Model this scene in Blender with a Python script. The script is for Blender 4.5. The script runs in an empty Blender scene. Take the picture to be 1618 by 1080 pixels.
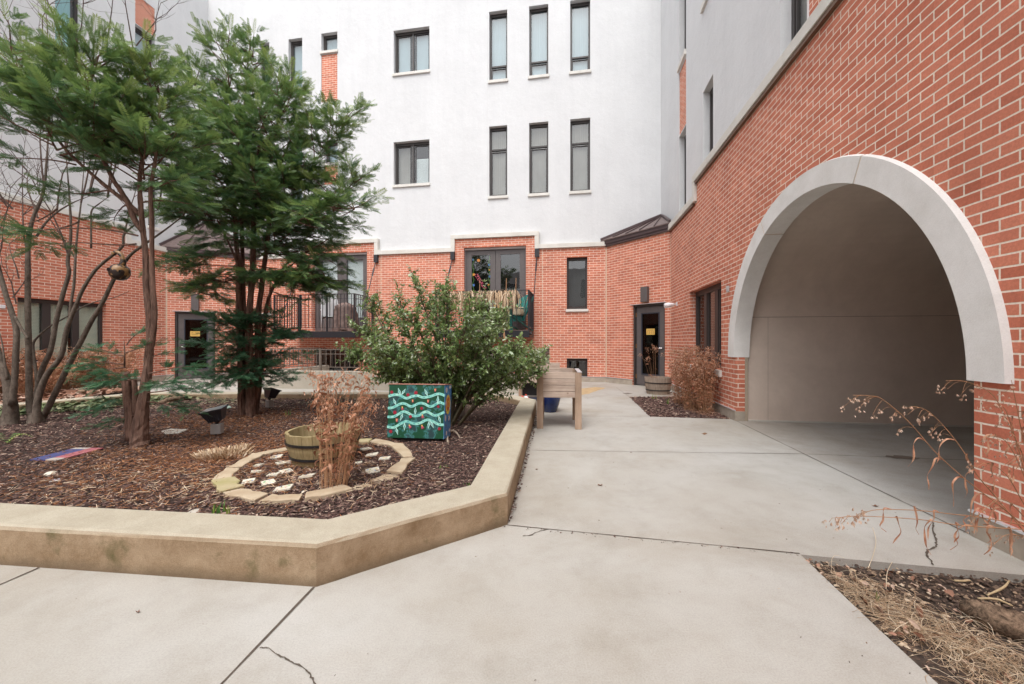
import bpy, math, random
import numpy as np
from mathutils import Vector, Matrix
from mathutils.geometry import tessellate_polygon
random.seed(7); RS = np.random.RandomState(11)
F = 629.0; CH = 1.15; HV = 539.0; CU = 809.0
R = math.radians
scene = bpy.context.scene
COL = scene.collection

# ---------------------------------------------------------------- geometry of the view used to read sizes off the photograph
def G(u, v, h=0.0):
    d = (CH-h)*F/(v-HV); return Vector(((u-CU)/F*d, d, h))
def P3(u, v, Y):
    return Vector(((u-CU)/F*Y, Y, CH+(HV-v)/F*Y))

class Frame:
    def __init__(s, ox, oy, dx, dy):
        l = math.hypot(dx, dy); s.o = (ox, oy); s.d = (dx/l, dy/l); s.n = (-dy/l, dx/l)
    def px(s, u, v, off=0.0):
        a = (u-CU)/F
        on = s.o[0]*s.n[0]+s.o[1]*s.n[1]
        t = (off+on)/(a*s.n[0]+s.n[1])
        return (t*a-s.o[0])*s.d[0]+(t-s.o[1])*s.d[1], CH+(HV-v)/F*t
    def world(s, x, y, z):
        return Vector((s.o[0]+x*s.d[0]+y*s.n[0], s.o[1]+x*s.d[1]+y*s.n[1], z))
    def empty(s, name):
        e = bpy.data.objects.new(name, None); COL.objects.link(e)
        e.location = (s.o[0], s.o[1], 0); e.rotation_euler = (0, 0, math.atan2(s.d[1], s.d[0])); e.empty_display_size = .2
        return e

# ---------------------------------------------------------------- materials
def mat(name):
    m = bpy.data.materials.new(name); m.use_nodes = True
    nt = m.node_tree; b = nt.nodes['Principled BSDF']
    return m, nt, b
def N(nt, t, **k):
    n = nt.nodes.new(t)
    for a, b in k.items():
        if a.startswith('i_'):
            n.inputs[a[2:].replace('_', ' ')].default_value = b
        else: setattr(n, a, b)
    return n
def L(nt, a, b): nt.links.new(a, b)
def ramp(nt, fac, stops):
    r = nt.nodes.new('ShaderNodeValToRGB'); L(nt, fac, r.inputs[0])
    e = r.color_ramp.elements
    while len(e) < len(stops): e.new(.5)
    for i, (p, c) in enumerate(stops):
        e[i].position = p; e[i].color = (c[0], c[1], c[2], 1) if not isinstance(c, (int, float)) else (c, c, c, 1)
    return r.outputs[0]
def noise(nt, vec, scale, detail=5, rough=.6, dist=0):
    n = nt.nodes.new('ShaderNodeTexNoise'); n.inputs['Scale'].default_value = scale
    n.inputs['Detail'].default_value = detail; n.inputs['Roughness'].default_value = rough; n.inputs['Distortion'].default_value = dist
    if vec is not None: L(nt, vec, n.inputs['Vector'])
    return n.outputs['Fac']
def mixc(nt, fac, a, b, mode='MIX'):
    n = nt.nodes.new('ShaderNodeMix'); n.data_type = 'RGBA'; n.blend_type = mode
    if isinstance(fac, (int, float)): n.inputs[0].default_value = fac
    else: L(nt, fac, n.inputs[0])
    for i, x in ((6, a), (7, b)):
        if isinstance(x, (tuple, list)): n.inputs[i].default_value = (x[0], x[1], x[2], 1)
        else: L(nt, x, n.inputs[i])
    return n.outputs[2]
def mth(nt, op, a, b=0.0):
    n = nt.nodes.new('ShaderNodeMath'); n.operation = op
    for i, x in ((0, a), (1, b)):
        if isinstance(x, (int, float)): n.inputs[i].default_value = x
        else: L(nt, x, n.inputs[i])
    return n.outputs[0]
def bump(nt, b, h, strength=.3, dist=.01, prev=None):
    n = nt.nodes.new('ShaderNodeBump'); n.inputs['Strength'].default_value = strength; n.inputs['Distance'].default_value = dist
    L(nt, h, n.inputs['Height'])
    if prev is not None: L(nt, prev, n.inputs['Normal'])
    if b is not None: L(nt, n.outputs[0], b.inputs['Normal'])
    return n.outputs[0]
def oc(nt): return nt.nodes.new('ShaderNodeTexCoord').outputs['Object']
def mapping(nt, vec, s): 
    n = nt.nodes.new('ShaderNodeMapping'); L(nt, vec, n.inputs[0]); n.inputs['Scale'].default_value = s; return n.outputs[0]

def simple(name, c, rough=.6, metal=0, var=.0, vs=20, bmp=0, spec=.5, c2=None):
    m, nt, b = mat(name)
    b.inputs['Roughness'].default_value = rough; b.inputs['Metallic'].default_value = metal
    b.inputs['Specular IOR Level'].default_value = spec
    o = oc(nt)
    if var or c2:
        f = noise(nt, o, vs)
        c2_ = c2 or tuple(x*(1-var) for x in c)
        L(nt, ramp(nt, f, [(.35, c), (.65, c2_)]), b.inputs['Base Color'])
    else: b.inputs['Base Color'].default_value = (*c, 1)
    if bmp: bump(nt, b, noise(nt, o, vs*4), bmp, .005)
    return m

def inv0(nt, bt): return mth(nt, 'SUBTRACT', 1.0, bt.outputs['Fac'])
def brick_mat():
    m, nt, b = mat('red_brick'); o = oc(nt)
    s = N(nt, 'ShaderNodeSeparateXYZ'); L(nt, o, s.inputs[0])
    h = mth(nt, 'ADD', s.outputs[0], s.outputs[1])
    c = N(nt, 'ShaderNodeCombineXYZ'); L(nt, h, c.inputs[0]); L(nt, s.outputs[2], c.inputs[1])
    wob = N(nt, 'ShaderNodeTexNoise'); wob.inputs['Scale'].default_value = 9; L(nt, c.outputs[0], wob.inputs['Vector'])
    sub = N(nt, 'ShaderNodeVectorMath', operation='SUBTRACT'); L(nt, wob.outputs['Color'], sub.inputs[0]); sub.inputs[1].default_value = (.5, .5, .5)
    sc = N(nt, 'ShaderNodeVectorMath', operation='SCALE'); L(nt, sub.outputs[0], sc.inputs[0]); sc.inputs['Scale'].default_value = .006
    ad = N(nt, 'ShaderNodeVectorMath', operation='ADD'); L(nt, c.outputs[0], ad.inputs[0]); L(nt, sc.outputs[0], ad.inputs[1])
    bt = N(nt, 'ShaderNodeTexBrick', offset=.5)
    for k, x in (('Scale', 1.0), ('Mortar Size', .0060), ('Mortar Smooth', .25), ('Bias', 0.0), ('Brick Width', .203), ('Row Height', .0677)):
        bt.inputs[k].default_value = x
    bt.inputs['Color1'].default_value = (.54, .172, .105, 1); bt.inputs['Color2'].default_value = (.64, .235, .150, 1)
    bt.inputs['Mortar'].default_value = (.84, .72, .60, 1)
    L(nt, ad.outputs[0], bt.inputs['Vector'])
    n1 = noise(nt, o, 1.1, 6, .65); n2 = noise(nt, o, 60, 4, .7)
    row = mth(nt, 'FLOOR', mth(nt, 'DIVIDE', s.outputs[2], .0677)); par_ = mth(nt, 'MODULO', row, 2.0)
    colm = mth(nt, 'FLOOR', mth(nt, 'ADD', mth(nt, 'DIVIDE', h, .203), mth(nt, 'MULTIPLY', mth(nt, 'ABSOLUTE', par_), .5)))
    cc = N(nt, 'ShaderNodeCombineXYZ'); L(nt, row, cc.inputs[0]); L(nt, colm, cc.inputs[1]); wn = N(nt, 'ShaderNodeTexWhiteNoise', noise_dimensions='2D'); L(nt, cc.outputs[0], wn.inputs['Vector'])
    tone = ramp(nt, wn.outputs['Value'], [(0, (.86, .83, .83)), (.2, (.96, .95, .95)), (.75, (1.02, 1.02, 1.02)), (1, (1.10, 1.12, 1.12))])
    c0 = mixc(nt, inv0(nt, bt), bt.outputs['Color'], mixc(nt, 1.0, bt.outputs['Color'], tone, 'MULTIPLY'))
    c1 = mixc(nt, 1.0, c0, ramp(nt, n1, [(.3, .84), (.7, 1.08)]), 'MULTIPLY')
    c2 = mixc(nt, 1.0, c1, ramp(nt, n2, [(.3, .84), (.62, 1.06)]), 'MULTIPLY')
    L(nt, c2, b.inputs['Base Color']); b.inputs['Roughness'].default_value = .88; b.inputs['Specular IOR Level'].default_value = .25
    inv = mth(nt, 'SUBTRACT', 1.0, bt.outputs['Fac'])
    hh = mth(nt, 'ADD', inv, mth(nt, 'MULTIPLY', n2, .35))
    bump(nt, b, hh, .7, .006)
    return m

def stucco_mat():
    m, nt, b = mat('white_stucco'); o = oc(nt)
    n1 = noise(nt, o, .7, 8, .7); n2 = noise(nt, mapping(nt, o, (5, 5, .35)), 1.0, 6, .65); n3 = noise(nt, o, 95, 4, .75)
    c = mixc(nt, 1.0, (.675, .679, .684), ramp(nt, n1, [(.30, (.92, .92, .92)), (.62, (1, 1, 1))]), 'MULTIPLY')
    c = mixc(nt, 1.0, c, ramp(nt, n2, [(.3, (.965, .966, .968)), (.6, (1, 1, 1))]), 'MULTIPLY')
    c = mixc(nt, 1.0, c, ramp(nt, n3, [(.3, .93), (.6, 1.0)]), 'MULTIPLY')
    L(nt, c, b.inputs['Base Color']); b.inputs['Roughness'].default_value = .95; b.inputs['Specular IOR Level'].default_value = .15
    p = bump(nt, None, noise(nt, o, 4.5, 7, .65), .4, .03)
    bump(nt, b, n3, .45, .006, p)
    return m

def stone_mat(name='cast_stone', base=(.70, .68, .64)):
    m, nt, b = mat(name); o = oc(nt)
    n1 = noise(nt, o, 2.3, 7, .7); n2 = noise(nt, o, 120, 3, .7)
    c = mixc(nt, 1.0, base, ramp(nt, n1, [(.3, (.84, .83, .81)), (.65, (1.02, 1.02, 1.02))]), 'MULTIPLY')
    c = mixc(nt, 1.0, c, ramp(nt, n2, [(.3, .92), (.6, 1.0)]), 'MULTIPLY')
    L(nt, c, b.inputs['Base Color']); b.inputs['Roughness'].default_value = .9; b.inputs['Specular IOR Level'].default_value = .2
    bump(nt, b, n2, .3, .003)
    return m

def concrete_mat(name, base, stain, amt=1.0):
    m, nt, b = mat(name); o = nt.nodes.new('ShaderNodeTexCoord').outputs['Object']
    n0 = noise(nt, o, .42, 6, .62, .4); n1 = noise(nt, o, 1.6, 8, .72, .2); n2 = noise(nt, o, 150, 4, .85); n3 = noise(nt, o, 4.2, 8, .75, .3)
    c = mixc(nt, ramp(nt, n0, [(.36, 0), (.62, amt)]), base, stain)
    c = mixc(nt, 1.0, c, ramp(nt, n1, [(.30, (.86, .85, .83)), (.50, (1, 1, 1)), (.66, (1.05, 1.055, 1.06))]), 'MULTIPLY')
    c = mixc(nt, 1.0, c, ramp(nt, n3, [(.32, (.93, .92, .90)), (.5, (1, 1, 1)), (.72, (1.03, 1.03, 1.03))]), 'MULTIPLY')
    c = mixc(nt, 1.0, c, ramp(nt, n2, [(.3, .80), (.52, 1.0), (.70, 1.12)]), 'MULTIPLY')
    vo = N(nt, 'ShaderNodeTexVoronoi'); vo.inputs['Scale'].default_value = 7; L(nt, o, vo.inputs['Vector'])
    spot = ramp(nt, vo.outputs['Distance'], [(.02, (.5, .42, .34)), (.05, (1, 1, 1))])
    gate = ramp(nt, noise(nt, o, 3.1, 2), [(.55, 0), (.6, 1)])
    c = mixc(nt, gate, c, mixc(nt, 1.0, c, spot, 'MULTIPLY'))
    L(nt, c, b.inputs['Base Color']); b.inputs['Roughness'].default_value = .85; b.inputs['Specular IOR Level'].default_value = .3
    bump(nt, b, n2, .12, .003)
    return m

def kerb_mat():
    m, nt, b = mat('weathered_kerb_concrete'); o = oc(nt)
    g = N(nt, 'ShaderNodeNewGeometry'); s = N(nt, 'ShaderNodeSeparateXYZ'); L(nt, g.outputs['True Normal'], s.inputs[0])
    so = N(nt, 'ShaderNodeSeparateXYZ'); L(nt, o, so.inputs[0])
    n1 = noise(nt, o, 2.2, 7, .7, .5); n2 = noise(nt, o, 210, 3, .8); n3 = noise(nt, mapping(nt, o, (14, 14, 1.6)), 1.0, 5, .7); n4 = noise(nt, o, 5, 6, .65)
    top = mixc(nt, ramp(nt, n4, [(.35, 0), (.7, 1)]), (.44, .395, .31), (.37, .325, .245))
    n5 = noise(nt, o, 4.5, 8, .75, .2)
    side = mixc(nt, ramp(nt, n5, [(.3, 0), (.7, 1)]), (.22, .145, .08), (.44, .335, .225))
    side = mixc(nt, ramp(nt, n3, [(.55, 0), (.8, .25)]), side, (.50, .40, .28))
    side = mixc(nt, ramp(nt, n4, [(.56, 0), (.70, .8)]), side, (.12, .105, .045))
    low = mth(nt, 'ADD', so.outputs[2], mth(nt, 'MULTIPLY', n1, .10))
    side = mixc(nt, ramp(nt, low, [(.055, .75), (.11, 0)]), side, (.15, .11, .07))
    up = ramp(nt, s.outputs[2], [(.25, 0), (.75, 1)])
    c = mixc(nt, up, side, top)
    c = mixc(nt, 1.0, c, ramp(nt, n2, [(.3, .8), (.6, 1.08)]), 'MULTIPLY')
    L(nt, c, b.inputs['Base Color']); b.inputs['Roughness'].default_value = .9; b.inputs['Specular IOR Level'].default_value = .2
    p = bump(nt, None, n4, .5, .02); bump(nt, b, n2, .5, .006, p)
    return m

def lowwall_mat():
    m, nt, b = mat('streaked_concrete'); o = oc(nt)
    n3 = noise(nt, mapping(nt, o, (26, 26, 1.1)), 1.0, 4, .7); n1 = noise(nt, o, 2, 6, .7); so = N(nt, 'ShaderNodeSeparateXYZ'); L(nt, o, so.inputs[0])
    drip = mth(nt, 'MULTIPLY', ramp(nt, n3, [(.52, 0), (.62, 1)]), ramp(nt, so.outputs[2], [(.2, 0), (.42, .8)]))
    c = mixc(nt, ramp(nt, n1, [(.3, 0), (.7, 1)]), (.44, .40, .335), (.37, .335, .275))
    c = mixc(nt, drip, c, (.22, .19, .15))
    L(nt, c, b.inputs['Base Color']); b.inputs['Roughness'].default_value = .9
    bump(nt, b, noise(nt, o, 120), .2, .003)
    return m

def rnd_mat(name, stops, rough=.8, spec=.3, trans=0.0, sheen=0, bumpy=0):
    """colour chosen per piece by the stored 'rnd' value"""
    m, nt, b = mat(name)
    a = N(nt, 'ShaderNodeAttribute', attribute_name='rnd')
    L(nt, ramp(nt, a.outputs['Fac'], stops), b.inputs['Base Color'])
    b.inputs['Roughness'].default_value = rough; b.inputs['Specular IOR Level'].default_value = spec
    if trans:
        out = nt.nodes['Material Output']; t = N(nt, 'ShaderNodeBsdfTranslucent')
        L(nt, ramp(nt, a.outputs['Fac'], stops), t.inputs['Color'])
        mx = N(nt, 'ShaderNodeMixShader'); mx.inputs[0].default_value = trans
        L(nt, b.outputs[0], mx.inputs[1]); L(nt, t.outputs[0], mx.inputs[2]); L(nt, mx.outputs[0], out.inputs[0])
    return m

def bark_mat(name, c1, c2, sc=18, stretch=.25, strength=.8):
    m, nt, b = mat(name); o = oc(nt)
    n = noise(nt, mapping(nt, o, (1, 1, stretch)), sc, 7, .75, .6); n2 = noise(nt, o, 5, 5)
    c = ramp(nt, n, [(.35, c1), (.65, c2)])
    c = mixc(nt, 1.0, c, ramp(nt, n2, [(.3, .75), (.7, 1.15)]), 'MULTIPLY')
    L(nt, c, b.inputs['Base Color']); b.inputs['Roughness'].default_value = .95; b.inputs['Specular IOR Level'].default_value = .15
    bump(nt, b, n, strength, .015)
    return m

def wood_mat(name, c1, c2, axis=0, sc=1.0):
    m, nt, b = mat(name); o = oc(nt)
    s = [22, 22, 22]; s[axis] = 1.6
    n = noise(nt, mapping(nt, o, tuple(x*sc for x in s)), 1.0, 6, .7, .8); n2 = noise(nt, o, 3, 3)
    c = ramp(nt, n, [(.3, c1), (.7, c2)])
    c = mixc(nt, 1.0, c, ramp(nt, n2, [(.3, .8), (.7, 1.12)]), 'MULTIPLY')
    vo = N(nt, 'ShaderNodeTexVoronoi'); vo.inputs['Scale'].default_value = 6; L(nt, o, vo.inputs['Vector'])
    c = mixc(nt, 1.0, c, ramp(nt, vo.outputs['Distance'], [(.05, (.45, .35, .27)), (.12, (1, 1, 1))]), 'MULTIPLY')
    L(nt, c, b.inputs['Base Color']); b.inputs['Roughness'].default_value = .85; b.inputs['Specular IOR Level'].default_value = .2
    bump(nt, b, n, .3, .004)
    return m

def glass_mat(name='window_glass', tint=(.86, .9, .9), ior=1.75):
    m, nt, b = mat(name); nt.nodes.remove(b); out = nt.nodes['Material Output']
    t = N(nt, 'ShaderNodeBsdfTransparent'); t.inputs[0].default_value = (*tint, 1)
    g = N(nt, 'ShaderNodeBsdfGlossy'); g.inputs['Roughness'].default_value = .015
    n = noise(nt, oc(nt), 1.6, 2); bp = N(nt, 'ShaderNodeBump'); bp.inputs['Strength'].default_value = .08; bp.inputs['Distance'].default_value = .02; L(nt, n, bp.inputs['Height']); L(nt, bp.outputs[0], g.inputs['Normal'])
    f0 = ((ior-1)/(ior+1))**2
    f = N(nt, 'ShaderNodeLayerWeight'); f.inputs['Blend'].default_value = .5
    fr = mth(nt, 'ADD', mth(nt, 'MULTIPLY', mth(nt, 'POWER', f.outputs['Facing'], 5.0), 1-f0), f0)
    mx = N(nt, 'ShaderNodeMixShader'); L(nt, fr, mx.inputs[0]); L(nt, t.outputs[0], mx.inputs[1]); L(nt, g.outputs[0], mx.inputs[2]); L(nt, mx.outputs[0], out.inputs[0])
    return m

def art_mat():
    """mottled dark green paint with teal sponge rings"""
    m, nt, b = mat('painted_green'); o = oc(nt)
    v = N(nt, 'ShaderNodeTexVoronoi', feature='F1'); v.inputs['Scale'].default_value = 7.5
    no = N(nt, 'ShaderNodeTexNoise'); no.inputs['Scale'].default_value = 22; L(nt, o, no.inputs['Vector'])
    ad = N(nt, 'ShaderNodeVectorMath', operation='MULTIPLY_ADD'); L(nt, no.outputs['Color'], ad.inputs[0]); ad.inputs[1].default_value = (.12, .12, .12); L(nt, o, ad.inputs[2])
    L(nt, ad.outputs[0], v.inputs['Vector'])
    c = ramp(nt, v.outputs['Distance'], [(.20, (.018, .05, .055)), (.30, (.02, .075, .075)), (.40, (.05, .19, .19)), (.50, (.004, .062, .028))])
    L(nt, c, b.inputs['Base Color']); b.inputs['Roughness'].default_value = .45
    return m

M = {}
M['brick'] = brick_mat(); M['stucco'] = stucco_mat(); M['stone'] = stone_mat(); M['coping'] = stone_mat('limestone_coping', (.68, .66, .61))
M['arch'] = stone_mat('arch_stone', (.78, .77, .75)); M['soffit'] = stone_mat('soffit_stone', (.60, .52, .43))
M['walk'] = concrete_mat('path_concrete', (.425, .412, .385), (.345, .315, .270))
M['drive'] = concrete_mat('driveway_concrete', (.40, .385, .36), (.30, .265, .225))
M['kerb'] = kerb_mat(); M['lowwall'] = lowwall_mat()
M['plinth'] = simple('plinth_concrete', (.44, .38, .31), .9, var=.25, vs=6, bmp=.2)
M['flash'] = simple('zinc_flashing', (.75, .77, .8), .35, .6)
M['joint'] = simple('sealant', (.62, .50, .38), .9)
M['crackdark'] = simple('joint_gap', (.11, .085, .065), .95, var=.4, vs=40)
M['stain'] = simple('orange_stain', (.50, .36, .20), .9, var=.25, vs=8)
M['steel'] = simple('black_painted_steel', (.018, .019, .024), .45, 0, var=.3, vs=30)
M['frame'] = simple('bronze_frame', (.045, .038, .036), .45)
M['doorpaint'] = simple('grey_door_paint', (.115, .10, .098), .5, var=.15, vs=9)
M['tunnel'] = None
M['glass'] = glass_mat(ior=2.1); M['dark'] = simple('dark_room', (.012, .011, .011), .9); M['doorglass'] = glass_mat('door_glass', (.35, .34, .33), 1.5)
M['blind'] = simple('cream_blind', (.80, .82, .66), .6); M['blindw'] = simple('pale_blind', (.72, .76, .75), .6)
M['curtain'] = simple('pale_shade', (.38, .47, .51), .9, var=.10, vs=1.2); M['curtain2'] = simple('taupe_shade', (.27, .25, .22), .9, var=.25, vs=1.5)  # pale and taupe stand in for sky and wall reflected in the panes
M['grey'] = simple('dim_room', (.09, .09, .088), .9, var=.4, vs=1.5)  # grey reflection of the tall pane put into the sheet's colour
M['teal'] = simple('teal_curtain', (.30, .56, .58), .9)
M['roofmetal'] = simple('brown_standing_metal', (.085, .055, .055), .4, .3); M['rooftop'] = simple('brown_roof_sheet', (.17, .12, .11), .5, .2, var=.3, vs=12)
M['bronzeflash'] = simple('brown_flashing', (.16, .095, .06), .5, .3)
M['yellow'] = simple('yellow_sign', (.72, .46, .12), .5); M['signink'] = simple('sign_ink', (.20, .13, .04), .7)
M['chrome'] = simple('chrome', (.75, .75, .76), .22, 1.0); M['brass'] = simple('brass_hinge', (.35, .18, .07), .4, .8)
M['white'] = simple('white_plastic', (.75, .76, .78), .4); M['greyplastic'] = simple('grey_plastic', (.42, .42, .42), .5)
M['railbrown'] = simple('taupe_rail', (.15, .125, .105), .5)

def tunnel_mat():
    m, nt, b = mat('taupe_tunnel_paint'); o = oc(nt)
    n1 = noise(nt, o, .8, 7, .7, .6); n2 = noise(nt, o, 3.5, 6, .7); so = N(nt, 'ShaderNodeSeparateXYZ'); L(nt, o, so.inputs[0])
    c = mixc(nt, 1.0, (.62, .52, .445), ramp(nt, n1, [(.3, (.85, .83, .82)), (.7, (1.05, 1.05, 1.05))]), 'MULTIPLY')
    c = mixc(nt, 1.0, c, ramp(nt, n2, [(.3, .93), (.7, 1.04)]), 'MULTIPLY')
    L(nt, c, b.inputs['Base Color']); b.inputs['Roughness'].default_value = .8
    bump(nt, b, noise(nt, o, 60), .15, .003)
    return m
M['tunnel'] = tunnel_mat()
M['mulch'] = simple('dark_mulch_soil', (.055, .030, .022), .95, var=.55, vs=35, bmp=.8)
M['soil'] = simple('dry_soil', (.075, .05, .036), .95, var=.6, vs=45, bmp=.8)
M['chips'] = rnd_mat('mulch_chips', [(0, (.038, .024, .021)), (.35, (.085, .048, .042)), (.7, (.150, .090, .075)), (.9, (.25, .165, .13)), (1, (.46, .36, .28))], .95, .15)
M['chipsred'] = rnd_mat('needle_litter', [(0, (.14, .055, .022)), (.6, (.27, .11, .05)), (1, (.40, .22, .12))], .95, .1)
M['straw'] = rnd_mat('straw', [(0, (.28, .17, .10)), (.5, (.56, .40, .25)), (1, (.74, .62, .46))], .8, .3)
M['leaflit'] = rnd_mat('dead_leaves', [(0, (.16, .075, .045)), (.5, (.36, .2, .14)), (1, (.58, .44, .35))], .85, .2)
M['pebbles'] = rnd_mat('grit', [(0, (.06, .04, .032)), (.6, (.14, .095, .07)), (.85, (.30, .21, .14)), (1, (.62, .50, .37))], .9, .2)
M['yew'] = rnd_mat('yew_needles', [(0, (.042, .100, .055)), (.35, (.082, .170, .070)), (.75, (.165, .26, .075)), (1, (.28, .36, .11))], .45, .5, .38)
M['yewlow'] = rnd_mat('yew_needles_low', [(0, (.035, .10, .058)), (.5, (.065, .17, .085)), (1, (.11, .23, .10))], .45, .5, .35)
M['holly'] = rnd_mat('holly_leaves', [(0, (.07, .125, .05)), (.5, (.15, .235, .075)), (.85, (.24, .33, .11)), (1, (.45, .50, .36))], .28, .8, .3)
M['ivy'] = rnd_mat('ivy_leaves', [(0, (.05, .08, .03)), (.6, (.13, .17, .07)), (1, (.35, .33, .2))], .5, .4)
M['oats'] = rnd_mat('dry_oats', [(0, (.22, .09, .048)), (.5, (.47, .225, .13)), (1, (.72, .50, .37))], .75, .25, .25)
M['oatstem'] = simple('dry_stem', (.46, .25, .13), .7, var=.3, vs=25)
M['green'] = simple('fresh_green_leaf', (.10, .24, .05), .5, var=.4, vs=30); M['green2'] = simple('yellow_green_leaf', (.26, .36, .06), .5, var=.3, vs=20)
M['yewbark'] = bark_mat('yew_bark', (.060, .036, .028), (.27, .165, .125), 30, .12, 1.0)
M['bark'] = bark_mat('smooth_grey_bark', (.085, .065, .052), (.19, .155, .125), 26, .6, .35)
M['twig'] = simple('twig_bark', (.10, .065, .052), .9)
M['hollybark'] = simple('olive_bark', (.12, .105, .06), .9, var=.4, vs=20, bmp=.3)
M['cedar'] = wood_mat('weathered_cedar', (.36, .27, .215), (.60, .49, .41), 0)
M['cedarv'] = wood_mat('weathered_cedar_post', (.30, .205, .145), (.44, .325, .24), 2)
M['barrel'] = wood_mat('mossy_barrel_stave', (.25, .19, .09), (.42, .34, .19), 2); M['barrel2'] = wood_mat('grey_barrel_stave', (.26, .20, .155), (.42, .34, .27), 2)
M['hoop'] = simple('iron_hoop', (.035, .034, .036), .5, .6)
M['edging'] = simple('sandstone_edging', (.36, .27, .175), .9, c2=(.46, .37, .26), vs=7, bmp=.3); M['edgemoss'] = simple('mossy_edging', (.30, .27, .11), .9, c2=(.40, .33, .2), vs=8, bmp=.3)
M['floodbody'] = simple('black_floodlight', (.030, .034, .044), .4); M['lens'] = simple('floodlight_lens', (.30, .34, .36), .15, spec=.9); M['lightpost'] = simple('grey_box', (.30, .29, .28), .6)
M['bluepot'] = simple('blue_glaze', (.012, .035, .16), .15, spec=.8, var=.4, vs=6)
M['terracotta'] = simple('terracotta', (.60, .20, .07), .8); M['redwhite'] = simple('red_glaze', (.6, .06, .03), .4)
M['gourd'], _nt, _b = mat('mottled_gourd'); _b.inputs['Roughness'].default_value = .4
L(_nt, ramp(_nt, noise(_nt, oc(_nt), 13, 3, .5, .6), [(.50, (.035, .022, .018)), (.56, (.34, .19, .08))]), _b.inputs['Base Color'])
M['black'] = simple('hole_black', (.003, .003, .003), 1)
M['tile'] = simple('painted_white_tile', (.58, .54, .44), .5, c2=(.68, .64, .54), vs=25); M['tileblue'] = simple('tile_blue_paint', (.08, .2, .55), .5); M['tilered'] = simple('tile_red_paint', (.6, .08, .06), .5); M['tileyel'] = simple('tile_yellow_paint', (.7, .5, .06), .5); M['tilegrn'] = simple('tile_green_paint', (.12, .4, .12), .5)
M['art'] = art_mat(); M['mint'] = simple('mint_paint', (.40, .74, .62), .45, c2=(.14, .50, .46), vs=16); M['mintl'] = simple('leaf_mint_paint', (.50, .78, .70), .45); M['pink'] = simple('pink_paint', (.62, .10, .17), .5, var=.4, vs=30); M['crimson'] = simple('crimson_paint', (.30, .012, .03), .5)
M['skypaint'] = simple('sky_blue_paint', (.03, .17, .48), .45, c2=(.10, .32, .60), vs=14); M['sunyel'] = simple('sun_yellow_paint', (.80, .62, .08), .5); M['sunred'] = simple('sun_red_paint', (.62, .10, .03), .5); M['cloud'] = simple('cloud_paint', (.70, .66, .66), .5); M['boxtop'] = simple('pink_brown_top', (.42, .20, .15), .7)
M['matblue'] = simple('faded_blue', (.055, .065, .19), .7, var=.3, vs=9); M['matred'] = simple('faded_red', (.42, .13, .15), .7, var=.2, vs=9); M['matwhite'] = simple('faded_white', (.42, .38, .34), .7)
M['chairteal'] = simple('teal_plastic', (.02, .17, .15), .45); M['tarp'] = simple('brown_tarp', (.10, .06, .05), .6, c2=(.22, .15, .13), vs=7); M['cushion'] = simple('cream_cushion', (.48, .40, .28), .9)
M['stonegrey'] = simple('grey_block', (.33, .31, .28), .9, var=.2, vs=9, bmp=.2)
M['log'] = bark_mat('rotting_log', (.03, .02, .015), (.36, .25, .17), 34, 1.0, 1.0)

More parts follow.
